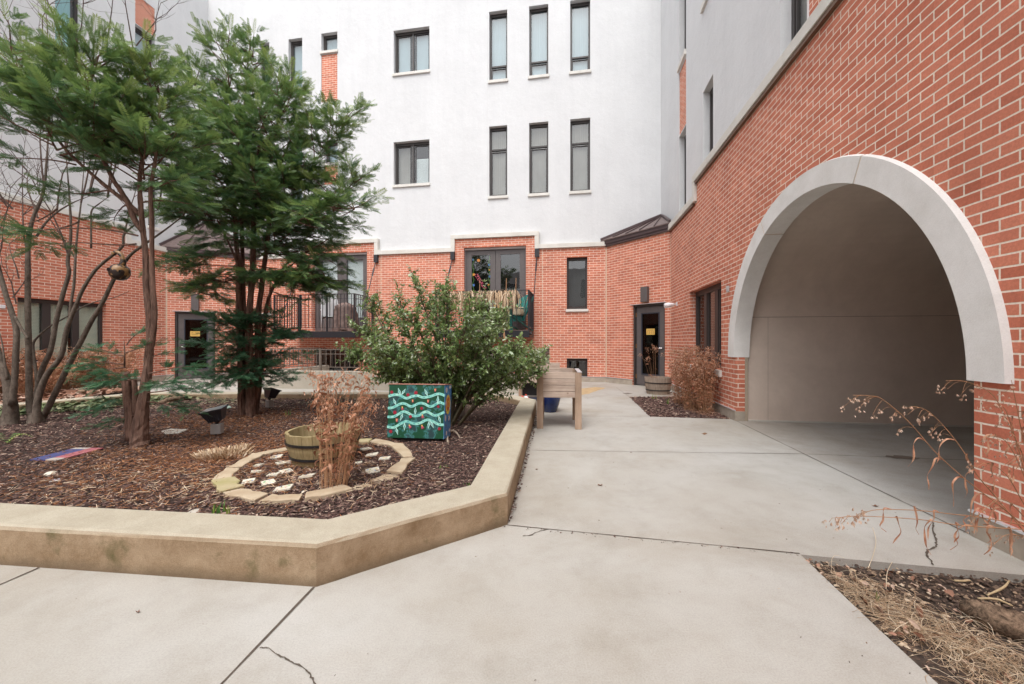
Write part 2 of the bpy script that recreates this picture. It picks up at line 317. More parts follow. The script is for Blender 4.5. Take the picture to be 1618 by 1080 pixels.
# ---------------------------------------------------------------- mesh helpers
class MB:
    def __init__(s): s.v = []; s.f = []; s.m = []; s.cm = 0; s.T = None
    def add(s, vs, fs):
        k = len(s.v)
        if s.T is not None: vs = [s.T @ Vector(p) for p in vs]
        s.v.extend([tuple(p) for p in vs])
        for f in fs: s.f.append(tuple(i+k for i in f)); s.m.append(s.cm)
        return s
    def box(s, x0, x1, y0, y1, z0, z1):
        return s.add([(x0,y0,z0),(x1,y0,z0),(x1,y1,z0),(x0,y1,z0),(x0,y0,z1),(x1,y0,z1),(x1,y1,z1),(x0,y1,z1)],
                     [(0,3,2,1),(4,5,6,7),(0,1,5,4),(1,2,6,5),(2,3,7,6),(3,0,4,7)])
    def bar(s, a, b, w, t=None, up=(0, 0, 1)):
        a = Vector(a); b = Vector(b); d = (b-a); l = d.length; d.normalize(); up = Vector(up)
        if abs(d.dot(up)) > .98: up = Vector((1, 0, 0))
        x = d.cross(up).normalized(); y = x.cross(d).normalized(); t = t or w
        vs = [p+x*i*w/2+y*j*t/2 for p in (a, b) for i, j in ((-1,-1),(1,-1),(1,1),(-1,1))]
        return s.add(vs, [(0,3,2,1),(4,5,6,7),(0,1,5,4),(1,2,6,5),(2,3,7,6),(3,0,4,7)])
    def tube(s, pts, rad, n=8, cap=True, wob=0):
        pts = [Vector(p) for p in pts]; m = len(pts)
        if isinstance(rad, (int, float)): rad = [rad]*m
        vs = []; prev = None
        for i, p in enumerate(pts):
            d = (pts[min(i+1, m-1)]-pts[max(i-1, 0)])
            d = d.normalized() if d.length > 1e-9 else Vector((0, 0, 1))
            if prev is None:
                x = d.cross(Vector((0, 0, 1)) if abs(d.z) < .9 else Vector((1, 0, 0))).normalized()
            else: x = (prev-d*prev.dot(d)).normalized()
            prev = x; y = d.cross(x)
            for k in range(n):
                a = 2*math.pi*k/n; r = rad[i]*(1+wob*(random.random()-.5))
                vs.append(p+x*math.cos(a)*r+y*math.sin(a)*r)
        fs = [(i*n+k, i*n+(k+1) % n, (i+1)*n+(k+1) % n, (i+1)*n+k) for i in range(m-1) for k in range(n)]
        if cap: fs += [tuple(range(n-1, -1, -1)), tuple((m-1)*n+k for k in range(n))]
        return s.add(vs, fs)
    def lathe(s, prof, n=24, c=(0, 0, 0)):
        vs = [(c[0]+r*math.cos(2*math.pi*k/n), c[1]+r*math.sin(2*math.pi*k/n), c[2]+z) for r, z in prof for k in range(n)]
        fs = [(i*n+k, i*n+(k+1) % n, (i+1)*n+(k+1) % n, (i+1)*n+k) for i in range(len(prof)-1) for k in range(n)]
        return s.add(vs, fs)
    def prism(s, poly, z0, z1, top=True, bottom=True):
        n = len(poly); vs = [(p[0], p[1], z0) for p in poly]+[(p[0], p[1], z1) for p in poly]
        fs = [(i, (i+1) % n, n+(i+1) % n, n+i) for i in range(n)]
        tr = tessellate_polygon([[Vector((p[0], p[1], 0)) for p in poly]])
        if top: fs += [tuple(n+i for i in t) for t in tr]
        if bottom: fs += [tuple(t) for t in tr]
        return s.add(vs, fs)
    def build(s, name, mats, parent=None, smooth=False, loc=None, bevel=0, recalc=True, segs=2):
        me = bpy.data.meshes.new(name); me.from_pydata(s.v, [], s.f)
        for m in (mats if isinstance(mats, (list, tuple)) else [mats]): me.materials.append(m)
        if any(s.m): me.polygons.foreach_set('material_index', s.m)
        if recalc:
            import bmesh
            bm = bmesh.new(); bm.from_mesh(me); bmesh.ops.recalc_face_normals(bm, faces=bm.faces); bm.to_mesh(me); bm.free()
        if smooth: me.polygons.foreach_set('use_smooth', [True]*len(me.polygons))
        me.update()
        o = bpy.data.objects.new(name, me); COL.objects.link(o)
        if parent: o.parent = parent
        if loc: o.location = loc
        if bevel:
            b = o.modifiers.new('bevel', 'BEVEL'); b.width = bevel; b.segments = segs; b.limit_method = 'ANGLE'
        return o

def recentre(o, base):
    """move the mesh object's origin to base (world) without moving the geometry"""
    base = Vector(base); o.data.transform(Matrix.Translation(-base)); o.location = base; return o
def tag(o, label=None, cat=None, group=None, kind=None):
    if label: o['label'] = label
    if cat: o['category'] = cat
    if group: o['group'] = group
    if kind: o['kind'] = kind
    return o
def empty(name, loc, rz=0):
    e = bpy.data.objects.new(name, None); COL.objects.link(e); e.location = loc; e.rotation_euler = (0, 0, rz); e.empty_display_size = .2
    return e
def copy_tree(o, parent=None):
    c = o.copy(); COL.objects.link(c)
    if parent: c.parent = parent
    for ch in list(o.children): copy_tree(ch, c)
    return c

def wall(name, polys, holes, y0, y1, material, parent):
    """a slab in the local x-z plane with openings"""
    mb = MB(); loops = [polys]+holes
    flat = [p for l in loops for p in l]; n = len(flat)
    tr = tessellate_polygon([[Vector((p[0], p[1], 0)) for p in l] for l in loops])
    fs = [tuple(t) for t in tr]+[tuple(n+i for i in t) for t in tr]
    k = 0
    for l in loops:
        m = len(l)
        fs += [(k+i, k+(i+1) % m, n+k+(i+1) % m, n+k+i) for i in range(m)]
        k += m
    mb.add([(p[0], y0, p[1]) for p in flat]+[(p[0], y1, p[1]) for p in flat], fs)
    return mb.build(name, material, parent)
def rect(x0, x1, z0, z1): return [(x0, z0), (x1, z0), (x1, z1), (x0, z1)]

def inst(name, tv, tf, mats3, pos, rnd, material, parent=None, smooth=False):
    """merge many copies of a small template into one mesh; mats3 (N,3,3) columns = axes scaled"""
    tv = np.asarray(tv, float); tf = np.asarray(tf, int); Nn = len(pos); nv = len(tv); k = tf.shape[1]
    V = np.einsum('nij,vj->nvi', mats3, tv)+pos[:, None, :]
    Fa = tf[None]+(np.arange(Nn)*nv)[:, None, None]
    me = bpy.data.meshes.new(name); me.vertices.add(Nn*nv); me.vertices.foreach_set('co', V.reshape(-1))
    nf = Nn*len(tf); me.loops.add(nf*k); me.loops.foreach_set('vertex_index', Fa.reshape(-1).astype(np.int32))
    me.polygons.add(nf); me.polygons.foreach_set('loop_start', (np.arange(nf)*k).astype(np.int32)); 
    try: me.polygons.foreach_set('loop_total', np.full(nf, k, np.int32))
    except Exception: pass
    me.update(calc_edges=True); me.validate()
    a = me.attributes.new('rnd', 'FLOAT', 'FACE'); a.data.foreach_set('value', np.repeat(np.asarray(rnd, np.float32), len(tf)))
    if smooth: me.polygons.foreach_set('use_smooth', [True]*nf)
    me.materials.append(material)
    o = bpy.data.objects.new(name, me); COL.objects.link(o)
    if parent: o.parent = parent
    return o
def axes(d, up, s, rollj=0.0, sy=1.0, sz=1.0):
    """d (N,3) unit x axes, up (N,3); returns (N,3,3) with columns x,y,z scaled"""
    d = d/np.linalg.norm(d, axis=1, keepdims=True)
    y = np.cross(up, d); ln = np.linalg.norm(y, axis=1, keepdims=True); y = np.where(ln < 1e-3, np.array([[0, 1., 0]]), y/np.maximum(ln, 1e-6))
    z = np.cross(d, y)
    if np.any(rollj):
        r = rollj; c = np.cos(r)[:, None]; q = np.sin(r)[:, None]; y, z = y*c+z*q, z*c-y*q
    s = np.asarray(s, float)[:, None]
    return np.stack([d*s, y*s*sy, z*s*sz], axis=2)
def unit(n):
    v = RS.normal(size=(n, 3)); return v/np.linalg.norm(v, axis=1, keepdims=True)
def inpoly(x, y, poly):
    c = False; j = len(poly)-1
    for i in range(len(poly)):
        xi, yi = poly[i][:2]; xj, yj = poly[j][:2]
        if (yi > y) != (yj > y) and x < (xj-xi)*(y-yi)/(yj-yi)+xi: c = not c
        j = i
    return c
def npin(X, Y, poly):
    c = np.zeros(len(X), bool); j = len(poly)-1
    for i in range(len(poly)):
        xi, yi = poly[i][:2]; xj, yj = poly[j][:2]
        if yi != yj:
            t = ((yi > Y) != (yj > Y)) & (X < (xj-xi)*(Y-yi)/(yj-yi)+xi); c ^= t
        j = i
    return c
def offset_poly(poly, d):
    n = len(poly); out = []
    for i in range(n):
        p0 = Vector(poly[i-1]); p1 = Vector(poly[i]); p2 = Vector(poly[(i+1) % n])
        a = (p1-p0).normalized(); b = (p2-p1).normalized(); na = Vector((-a.y, a.x)); nb = Vector((-b.y, b.x))
        m = (na+nb).normalized(); out.append(tuple(p1+m*(d/max(.3, m.dot(na)))))
    return out
def catmull(pts, sub=6):
    P = [Vector(p) for p in pts]; P = [P[0]*2-P[1]]+P+[P[-1]*2-P[-2]]; out = []
    for i in range(1, len(P)-2):
        for k in range(sub):
            t = k/sub; a, b, c, d = P[i-1], P[i], P[i+1], P[i+2]
            out.append(.5*((2*b)+(c-a)*t+(2*a-5*b+4*c-d)*t*t+(3*b-a-3*c+d)*t**3))
    out.append(P[-2]); return out
# ================================================================ BUILDING
FB = Frame(-8.22, 12.98, 10.868, -1.80)                  # far facade
FR = Frame(3.80, 9.536, -.1494, -1.0)                    # arch side
FL = Frame(-12.12+.1494*(-6.0), -6.0, .1494, 1.0)        # tree side
FC = Frame(2.648, 11.18, 1.172, -1.644)                  # entrance bay beside the arch wall
FD = Frame(-10.34, 11.91, 2.12, 1.07)                    # entrance bay behind the trees
T = .12                                                  # depth of a brick reveal
LB = math.hypot(10.868, 1.80); LC = math.hypot(1.172, 1.644)+.01; LD = math.hypot(2.12, 1.07)+.01

def pane_quad(x0, x1, y, z0, z1, m_, par):
    return MB().add([(x0, y, z0), (x1, y, z0), (x1, y, z1), (x0, y, z1)], [(0, 1, 2, 3)]).build('pane', m_, par, recalc=False)
def window(par, x0, x1, z0, z1, y, cols=None, rows=None, sill=True, back='dark', blind=None, name='window', fw=.05, sillz=.085, sashes=(), wid=.04, inner=False, glass='glass'):
    """frame, pane and sill set behind the opening x0..x1, z0..z1 whose reveal ends at y"""
    e = .02; mb = MB(); ya, yb = y+.002, y+.065
    mb.box(x0-e, x0+fw, ya, yb, z0-e, z1+e); mb.box(x1-fw, x1+e, ya, yb, z0-e, z1+e)
    mb.box(x0+fw, x1-fw, ya, yb, z0-e, z0+fw); mb.box(x0+fw, x1-fw, ya, yb, z1-fw*1.6, z1+e)
    for c, w in (cols or []):
        xc = x0+(x1-x0)*c; mb.box(xc-w/2, xc+w/2, ya+.001, yb-.004, z0+fw, z1-fw*1.6)
    for r, w in (rows or []):
        zc = z0+(z1-z0)*r; mb.box(x0+fw, x1-fw, ya+.002, yb-.006, zc-w/2, zc+w/2)
    for (a, b, c, d) in sashes:                          # thin inner sash
        X0, X1 = x0+(x1-x0)*a, x0+(x1-x0)*b; Z0, Z1 = z0+(z1-z0)*c, z0+(z1-z0)*d; q = .022
        for bx in ((X0, X0+q, Z0, Z1), (X1-q, X1, Z0, Z1), (X0+q, X1-q, Z0, Z0+q), (X0+q, X1-q, Z1-q, Z1)):
            mb.box(bx[0], bx[1], ya+.012, yb+.002, bx[2], bx[3])
    w = mb.build(name, M['frame'], par, bevel=.004)
    pane_quad(x0+.005, x1-.005, y+.036, z0+.005, z1-.005, M[glass], w)
    d = .34
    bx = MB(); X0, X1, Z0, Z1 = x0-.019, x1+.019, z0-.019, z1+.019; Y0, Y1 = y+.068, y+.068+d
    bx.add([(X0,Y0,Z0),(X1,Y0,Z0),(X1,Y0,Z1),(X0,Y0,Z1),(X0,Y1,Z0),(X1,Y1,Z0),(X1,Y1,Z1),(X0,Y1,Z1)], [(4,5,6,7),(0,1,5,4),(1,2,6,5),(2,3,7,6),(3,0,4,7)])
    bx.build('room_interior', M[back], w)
    if sill:
        MB().box(x0-.03, x1+.03, y-T-.045, y-T+.06, z0-sillz, z0-.002).build('sill', M['stone'], w, bevel=.006)
    if blind:
        k, segs = blind
        sl = MB()
        for (a, b, c, dd) in segs:
            X0, X1 = x0+(x1-x0)*a, x0+(x1-x0)*b; zt = z0+(z1-z0)*dd; zb = z0+(z1-z0)*c; z = zb
            while z < zt:
                sl.add([(X0, y+.075, z), (X1, y+.075, z), (X1, y+.090, z+.030), (X0, y+.090, z+.030)], [(0, 1, 2, 3)]); z += .032
        sl.build('blind', M[k], w, recalc=False)
    return w

def pane_sheet(par, x0, x1, z0, z1, y, key):
    """a hanging fabric shade with soft folds behind the glass"""
    mb = MB(); n = 26; vs = []
    for i in range(n+1):
        x = x0+(x1-x0)*i/n; yy = y+.085+.004*math.sin(i*1.9)+.003*math.sin(i*.7+1)
        vs += [(x, yy, z0), (x, yy, z1)]
    mb.add(vs, [(2*i, 2*i+2, 2*i+3, 2*i+1) for i in range(n)])
    return mb.build('curtain', M[key], par, smooth=True, recalc=False)

def coping(par, segs, verts, y0=-.055, y1=.10, name='coping'):
    mb = MB()
    for x0, x1, z0, z1 in segs: mb.box(x0, x1, y0, y1, z0, z1)
    for x0, x1, z0, z1 in verts: mb.box(x0, x1, y0+.003, y1-.002, z0, z1)
    return mb.build(name, M['coping'], par, bevel=.006)

# ---------------------------------------------------------------- far wing
W1 = FB.empty('apartment_building')
tag(W1, 'white stucco upper floors over red brick with two black balconies, facing the camera', 'building', 'wings of the courtyard building')
def bx(u, v): return FB.px(u, v)[0]
def bz(u, v): return FB.px(u, v)[1]
SO = .08
dr0, dr1 = FB.px(733, 391)[0], FB.px(831, 391)[0]; dz1 = FB.px(831, 387.3)[1]; DX = -4.975
pr0, pr1 = bx(719, 400), bx(845, 400)
LZ, UZ = 3.82, 4.20
sym = 0
tw0, tw1 = bx(895.5, 450), bx(928, 450); twz0, twz1 = 0, 0
twz0, twz1 = bz(912, 488), bz(912, 405.5)
lw0, lw1 = bx(397, 450), bx(429, 450)
bw0, bw1 = bx(895.5, 580), bx(928.3, 580); bwz0, bwz1 = bz(912, 597), bz(912, 566)
aw0, aw1 = bx(497, 570), bx(572, 570); cw0, cw1 = bx(738, 570), bx(800, 570)
brick_poly = [(0, -.1), (LB, -.1), (LB, LZ), (pr1, LZ), (pr1, UZ), (pr0, UZ), (pr0, LZ), (pr1+DX, LZ), (pr1+DX, UZ), (pr0+DX, UZ), (pr0+DX, LZ), (0, LZ)]
BF = 1.45
holes = [rect(dr0, dr1, BF+.01, dz1), rect(dr0+DX, dr1+DX, BF+.01, dz1), rect(tw0, tw1, twz0, twz1), rect(lw0, lw1, twz0, twz1),
         rect(bw0, bw1, bwz0, bwz1), rect(aw0, aw1, .0, .92), rect(cw0, cw1, .0, .92)]
wall('brick_wall', brick_poly, holes, 0, T, M['brick'], W1)
# stucco
sx0 = FB.px(325, 300, SO)[0]-.4; sx1 = FB.px(1048, 300, SO)[0]+.4; SH = 12.7
def sw(u0, u1, vt, vb, ur=None):
    a = FB.px(u0, vb, SO); b = FB.px(u1, vb, SO); um = (u0+u1)/2
    z0 = FB.px(um, vb, SO)[1]; z1 = FB.px(um, vt, SO)[1]
    return [a[0], b[0], z0, z1]
wins = {}
lowrow_z = (FB.px(787, 309.2, SO)[1], FB.px(787, 198.4, SO)[1])
uprow_z = (FB.px(787, 126, SO)[1], FB.px(787, 16.5, SO)[1])
trip = [FB.px(u, 200, SO)[0] for u in (772.8, 801.4, 836, 866.3, 901, 932.6)]
dbl = [FB.px(u, 200, SO)[0] for u in (622, 678.5)]
dlow_z = (FB.px(650, 290.5, SO)[1], FB.px(650, 222, SO)[1]); dup_z = (FB.px(650, 113.5, SO)[1], FB.px(650, 44.5, SO)[1])
nar = [FB.px(u, 100, SO)[0] for u in (410, 425.5, 455.8, 477.5, 507.6, 533)]
nup_z = (FB.px(466, 140, SO)[1], FB.px(466, 60.5, SO)[1])
ssm_z = (FB.px(520, 80, SO)[1], FB.px(520, 51, SO)[1]); pan_z = (FB.px(520, 160.5, SO)[1], ssm_z[0]-.10)
pan2_z = (FB.px(524, 291, SO)[1], FB.px(524, 262, SO)[1]); s2_z = (pan2_z[1]+.1, FB.px(524, 222, SO)[1])
H_ = []; WL = []
for i in range(3):
    H_.append(rect(trip[2*i], trip[2*i+1], *lowrow_z)); WL.append((trip[2*i], trip[2*i+1], *lowrow_z, 'low3'))
    H_.append(rect(trip[2*i], trip[2*i+1], *uprow_z)); WL.append((trip[2*i], trip[2*i+1], *uprow_z, 'up3'))
H_.append(rect(dbl[0], dbl[1], *dlow_z)); WL.append((dbl[0], dbl[1], *dlow_z, 'dlow'))
H_.append(rect(dbl[0], dbl[1], *dup_z)); WL.append((dbl[0], dbl[1], *dup_z, 'dup'))
for i in range(2):
    H_.append(rect(nar[2*i], nar[2*i+1], *nup_z)); WL.append((nar[2*i], nar[2*i+1], *nup_z, 'nar'))
    H_.append(rect(nar[2*i], nar[2*i+1], *lowrow_z)); WL.append((nar[2*i], nar[2*i+1], *lowrow_z, 'nar'))
H_.append(rect(nar[4], nar[5], *ssm_z)); WL.append((nar[4], nar[5], *ssm_z, 'small'))
H_.append(rect(nar[4], nar[5], pan_z[0], pan_z[1])); H_.append(rect(nar[4]+.1, nar[5]+.02, *s2_z)); WL.append((nar[4]+.1, nar[5]+.02, *s2_z, 'small'))
H_.append(rect(nar[4]+.1, nar[5]+.02, *pan2_z))
wall('stucco_wall', rect(sx0, sx1, 3.88, SH), H_, SO, SO+T, M['stucco'], W1)
# keep inside the reveal: set behind the stucco face
MB().box(nar[4]+.002, nar[5]-.002, SO+.02, SO+T-.004, pan_z[0]+.002, pan_z[1]-.002).build('brick_panel', M['brick'], W1); MB().box(nar[4]+.102, nar[5]+.018, SO+.02, SO+T-.004, pan2_z[0]+.002, pan2_z[1]-.002).build('brick_panel', M['brick'], W1)
for x0, x1, z0, z1, k in WL:
    y = SO+T
    if k == 'low3':
        w = window(W1, x0, x1, z0, z1, y, rows=[(.685, .05)], sashes=[(.09, .91, .03, .655)]); pane_sheet(w, x0+.03, x1-.03, z0+.02, z1, y, 'curtain2')
    elif k == 'up3':
        w = window(W1, x0, x1, z0, z1, y, rows=[(.235, .05)], sashes=[(.09, .91, .03, .205)]); pane_sheet(w, x0+.03, x1-.03, z0+.02, z1, y, 'curtain')
    elif k == 'dlow':
        w = window(W1, x0, x1, z0, z1, y, cols=[(.5, .06)], sashes=[(.06, .44, .04, .92), (.56, .95, .04, .92)], blind=('blindw', [(.56, .95, .03, .62)])); pane_sheet(w, x0+.03, x0+(x1-x0)*.5, z0+.02, z1, y+.04, 'curtain2')
    elif k == 'dup':
        w = window(W1, x0, x1, z0, z1, y, cols=[(.5, .06)], sashes=[(.06, .44, .04, .92), (.56, .95, .04, .92)]); pane_sheet(w, x0+.03, x1-.03, z0+.02, z1, y, 'curtain')
    else:
        w = window(W1, x0, x1, z0, z1, y, sashes=[(.1, .9, .04, .94)]); pane_sheet(w, x0+.02, x1-.02, z0+.02, z1, y, 'curtain')
# control joints of the stucco
sj = simple('stucco_joint', (.60, .60, .60), .9)
for u in (534, 770.5):
    x = FB.px(u, 300, SO)[0]; MB().box(x-.007, x+.007, SO-.003, SO+.002, 4.35, SH).build('control_joint', sj, W1)
# copings
cs = .125
coping(W1, [(pr1+.0, LB-.02, LZ, LZ+cs), (pr1+DX, pr0, LZ, LZ+cs), (-.02, pr0+DX, LZ, LZ+cs),
            (pr0-.125, pr1+.125, UZ, UZ+cs-.002), (pr0-.125+DX, pr1+.125+DX, UZ, UZ+cs-.002)],
       [(pr1-.002, pr1+.123, LZ+cs, UZ), (pr0-.123, pr0+.002, LZ+cs, UZ), (pr1-.002+DX, pr1+.123+DX, LZ+cs, UZ), (pr0-.123+DX, pr0+.002+DX, LZ+cs, UZ)])
for x in (LB-.012, bx(857, 460), bx(602, 450)): MB().box(x-.008, x+.008, -.003, .003, .16, LZ-.004).build('expansion_joint', M['joint'], W1)
MB().box(0.01, LB-.01, -.012, -.001, -.05, .14).build('plinth', M['plinth'], W1)
MB().box(0.01, LB-.01, -.02, .0, .143, .155).build('base_flashing', M['flash'], W1)
# ground-floor and basement windows
w = window(W1, tw0, tw1, twz0, twz1, T, sashes=[(.06, .94, .02, .97)], sillz=.075); pane_sheet(w, tw0+.02, tw1-.02, twz0+.02, twz1, T+.1, 'grey')
w = window(W1, lw0, lw1, twz0, twz1, T, blind=('blindw', [(.05, .95, .02, .97)]), sillz=.075)
window(W1, bw0, bw1, bwz0, bwz1, T, sill=False, sashes=[(.08, .92, .08, .9)])
window(W1, aw0, aw1, 0, .92, T, cols=[(.33, .05), (.66, .05)], sill=False); window(W1, cw0, cw1, 0, .92, T, cols=[(.5, .05)], sill=False)
# balcony doors
def balcony_door(dx, blinds):
    x0, x1 = dr0+dx, dr1+dx; z0, z1 = BF+.01, dz1; mb = MB(); ya, yb = T-.03, T+.05; mid = (x0+x1)/2
    y0 = ya
    mb.box(x0-.0, x0+.05, T+.002, yb+.02, z0, z1); mb.box(x1-.05, x1, T+.002, yb+.02, z0, z1); mb.box(x0+.05, x1-.05, T+.002, yb+.02, z1-.075, z1)
    for a, b in ((x0+.05, mid-.004), (mid+.004, x1-.05)):
        st = .155
        mb.box(a, a+st, T+.008, yb, z0, z1-.078); mb.box(b-st, b, T+.008, yb, z0, z1-.078)
        mb.box(a+st, b-st, T+.009, yb-.001, z0, z0+.42); mb.box(a+st, b-st, T+.009, yb-.001, z1-.078-.13, z1-.078)
    d = mb.build('balcony_door', M['doorpaint'], W1, bevel=.004)
    pane_quad(x0+.2, x1-.2, T+.030, z0+.4, z1-.2, M['glass'], d)
    X0, X1, Z0, Z1, Y0, Y1 = x0+.01, x1-.01, z0+.01, z1-.01, T+.075, T+.6
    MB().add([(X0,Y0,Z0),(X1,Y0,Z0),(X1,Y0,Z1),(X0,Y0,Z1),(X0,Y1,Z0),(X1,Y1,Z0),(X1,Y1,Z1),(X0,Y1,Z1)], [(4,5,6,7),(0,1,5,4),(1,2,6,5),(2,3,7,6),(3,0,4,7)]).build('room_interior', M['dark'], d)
    if blinds:
        sl = MB(); z = z0+.45
        while z < z1-.2:
            for a, b in ((x0+.21, mid-.16), (mid+.16, x1-.21)): sl.add([(a, T+.085, z), (b, T+.085, z), (b, T+.100, z+.031), (a, T+.100, z+.031)], [(0, 1, 2, 3)])
            z += .034
        sl.build('blind', M['blindw'], d, recalc=False)
    else:
        # painted garland on the glass of the first leaf and things seen inside the second
        g = MB(); a, b = x0+.215, mid-.16
        pts = [(a+.03+.025*math.sin(i*1.1), T+.024, z1-.30-.05*i) for i in range(28)]
        g.tube(pts, .008, 5); pts = [(b-.03+.025*math.sin(i*1.3), T+.024, z1-.24-.05*i) for i in range(28)]; g.tube(pts, .008, 5)
        cols = [M['green'], simple('garland_orange', (.75, .30, .05), .6), M['tileblue'], M['pink']]
        for (gx, gz, r, ci) in ((a+.20, z1-.36, .045, 1), (a+.03, z1-.33, .03, 2), (a+.05, z1-.78, .04, 1), (b-.03, z1-.50, .035, 2), (b-.02, z1-.85, .035, 2), (b-.03, z1-.65, .025, 1), (a+.04, z1-1.10, .04, 2), (b-.05, z1-1.1, .03, 1)):
            g.cm = ci
            for k in range(5):
                t = k*2*math.pi/5; g.add([(gx, T+.022, gz)]+[(gx+r*math.cos(t+q), T+.022, gz+r*math.sin(t+q)) for q in (-.45, 0, .45)], [(0, 1, 2), (0, 2, 3)])
        g.cm = 3
        for k in range(40):
            t = k/40; gx = a+.10+.30*t+random.uniform(-.04, .04); gz = z1-.80-.42*t+random.uniform(-.05, .05); s_ = .03
            g.add([(gx, T+.020, gz), (gx+s_, T+.020, gz+random.uniform(-.02, .02)), (gx+s_/2, T+.020, gz+s_)], [(0, 1, 2)])
        g.cm = 0
        g.build('glass_painting', cols, d, recalc=False)
        s = MB()
        s.box(mid+.2, x1-.25, T+.35, T+.42, z0+1.15, z0+1.18)
        for k in range(9):
            xx = mid+.24+k*.055; s.lathe([(0, 0), (.016, 0), (.02, .05+.02*(k % 3)), (.006, .09+.03*(k % 2)), (.0, .12+.03*(k % 3))], 8, (xx, T+.38, z0+1.18))
        s.build('shelf_of_bottles', simple('glassware', (.34, .36, .37), .3), d)
    return d
balcony_door(0, False); balcony_door(DX, True)
# balconies
def balcony(dx):
    x0, x1 = dr0-.50+dx, dr1+.23+dx; y0 = -1.07; mb = MB()
    mb.box(x0, x1, y0, y0+.05, 1.255, BF-.01); mb.box(x0, x0+.05, y0+.05, -.003, 1.255, BF-.01); mb.box(x1-.05, x1, y0+.05, -.003, 1.255, BF-.01)
    b = mb.build('balcony', M['steel'], W1, bevel=.004)
    MB().box(x0+.05, x1-.05, y0+.05, -.003, 1.34, BF).build('floor_slab', simple('balcony_deck', (.30, .17, .12), .9, var=.3, vs=9) if dx == 0 else bpy.data.materials['balcony_deck'], b)
    r = MB(); zt = 2.50
    for xx, yy in ((x0+.02, y0+.02), (x1-.02, y0+.02), (x0+.02, -.02), (x1-.02, -.02), (x0+(x1-x0)*.33, y0+.02), (x0+(x1-x0)*.66, y0+.02)): r.box(xx-.02, xx+.02, yy-.02, yy+.02, BF-.01, zt)
    for z in (zt, zt-.13, BF+.09):
        q = .018 if z == zt else .010
        r.bar((x0, y0+.02, z), (x1, y0+.02, z), .034 if z == zt else .02, q); r.bar((x0+.02, y0, z), (x0+.02, 0, z), .034 if z == zt else .02, q); r.bar((x1-.02, y0, z), (x1-.02, 0, z), .034 if z == zt else .02, q)
    n = 23
    for i in range(1, n): xx = x0+(x1-x0)*i/n; r.box(xx-.007, xx+.007, y0+.013, y0+.027, BF+.09, zt-.01)
    for i in range(1, 10):
        yy = y0+(-y0)*i/10
        for xx in (x0+.02, x1-.02): r.box(xx-.007, xx+.007, yy-.007, yy+.007, BF+.09, zt-.01)
    r.build('railing', M['steel'], b)
    for sx, xx in ((-1, x0), (1, x1)):
        xe = xx+sx*.035; xa = pr0+dx-.06 if sx < 0 else pr1+dx+.07
        h = MB(); h.tube([(xa, -.05, LZ-.17), (xe, y0+.10, 1.36)], .013, 6); h.box(xa-.06, xa+.06, -.09, -.003, LZ-.24, LZ-.012)
        h.tube([(xa+(xe-xa)*.12, -.05-.92*.12, LZ-.17-(LZ-1.53)*.12), (xa+(xe-xa)*.22, -.05-.92*.22, LZ-.17-(LZ-1.53)*.22)], .024, 8)
        h.tube([(xe-sx*.05, y0+.10, 1.36), (xe+sx*.02, y0+.10, 1.36)], .035, 10)
        h.build('hanger_rod', M['steel'], b)
    return x0, x1
bx0, bx1 = balcony(0); balcony(DX)

# ---------------------------------------------------------------- arch wing
W2 = FR.empty('apartment_building')
tag(W2, 'long red brick wall with a big round white stone archway and stucco above', 'building', 'wings of the courtyard building')
ac = (Vector((2.98, 4.05))-Vector(FR.o)).dot(Vector(FR.d)); AH = .92; RI, RO = 1.72, 1.925
xs = FR.px(1098, 300)[0]; LEN = 16.5
wx0, wx1 = FR.px(1089.4, 462)[0], FR.px(1139.6, 441)[0]; wz0, wz1 = .695, 2.135
arc = [(ac-RI*math.cos(math.pi*k/48), AH+RI*math.sin(math.pi*k/48)*1.005) for k in range(49)]
poly = [(0, -.1), (ac-RI, -.1)]+arc+[(ac+RI, -.1), (LEN, -.1), (LEN, 4.18), (xs, 4.18), (xs, 3.81), (0, 3.81)]
wall('brick_wall', poly, [rect(wx0, wx1, wz0, wz1)], 0, T, M['brick'], W2)
# stone arch, three blocks with open joints
ar = MB(); cuts = [0, .348*math.pi, .645*math.pi, math.pi]
def arc_block(a0, a1, y0, y1, r0, r1):
    n = 26; vs = []; 
    for k in range(n+1):
        a = a0+(a1-a0)*k/n
        for r, y in ((r0, y0), (r1, y0), (r1+.012, y0+.03), (r1+.012, y1), (r0, y1)):
            vs.append((ac-r*math.cos(a), y, AH+r*math.sin(a)))
    fs = [(5*k+j, 5*k+(j+1) % 5, 5*(k+1)+(j+1) % 5, 5*(k+1)+j) for k in range(n) for j in range(5)]
    fs += [(0, 1, 2, 3, 4), tuple(5*n+j for j in (4, 3, 2, 1, 0))]
    return vs, fs
for a, b in ((0, cuts[1]-.0046), (cuts[1]+.0046, cuts[2]-.0046), (cuts[2]+.0046, math.pi)):
    ar.add(*arc_block(a, b, -.035, T+.06, RI-.004, RO))
o = ar.build('arch_surround', M['arch'], W2)
j = MB()
for a in (cuts[1], cuts[2]): j.add(*arc_block(a-.0042, a+.0046, -.030, T+.05, RI+.002, RO-.002))
j.build('joint_sealant', M['joint'], o)
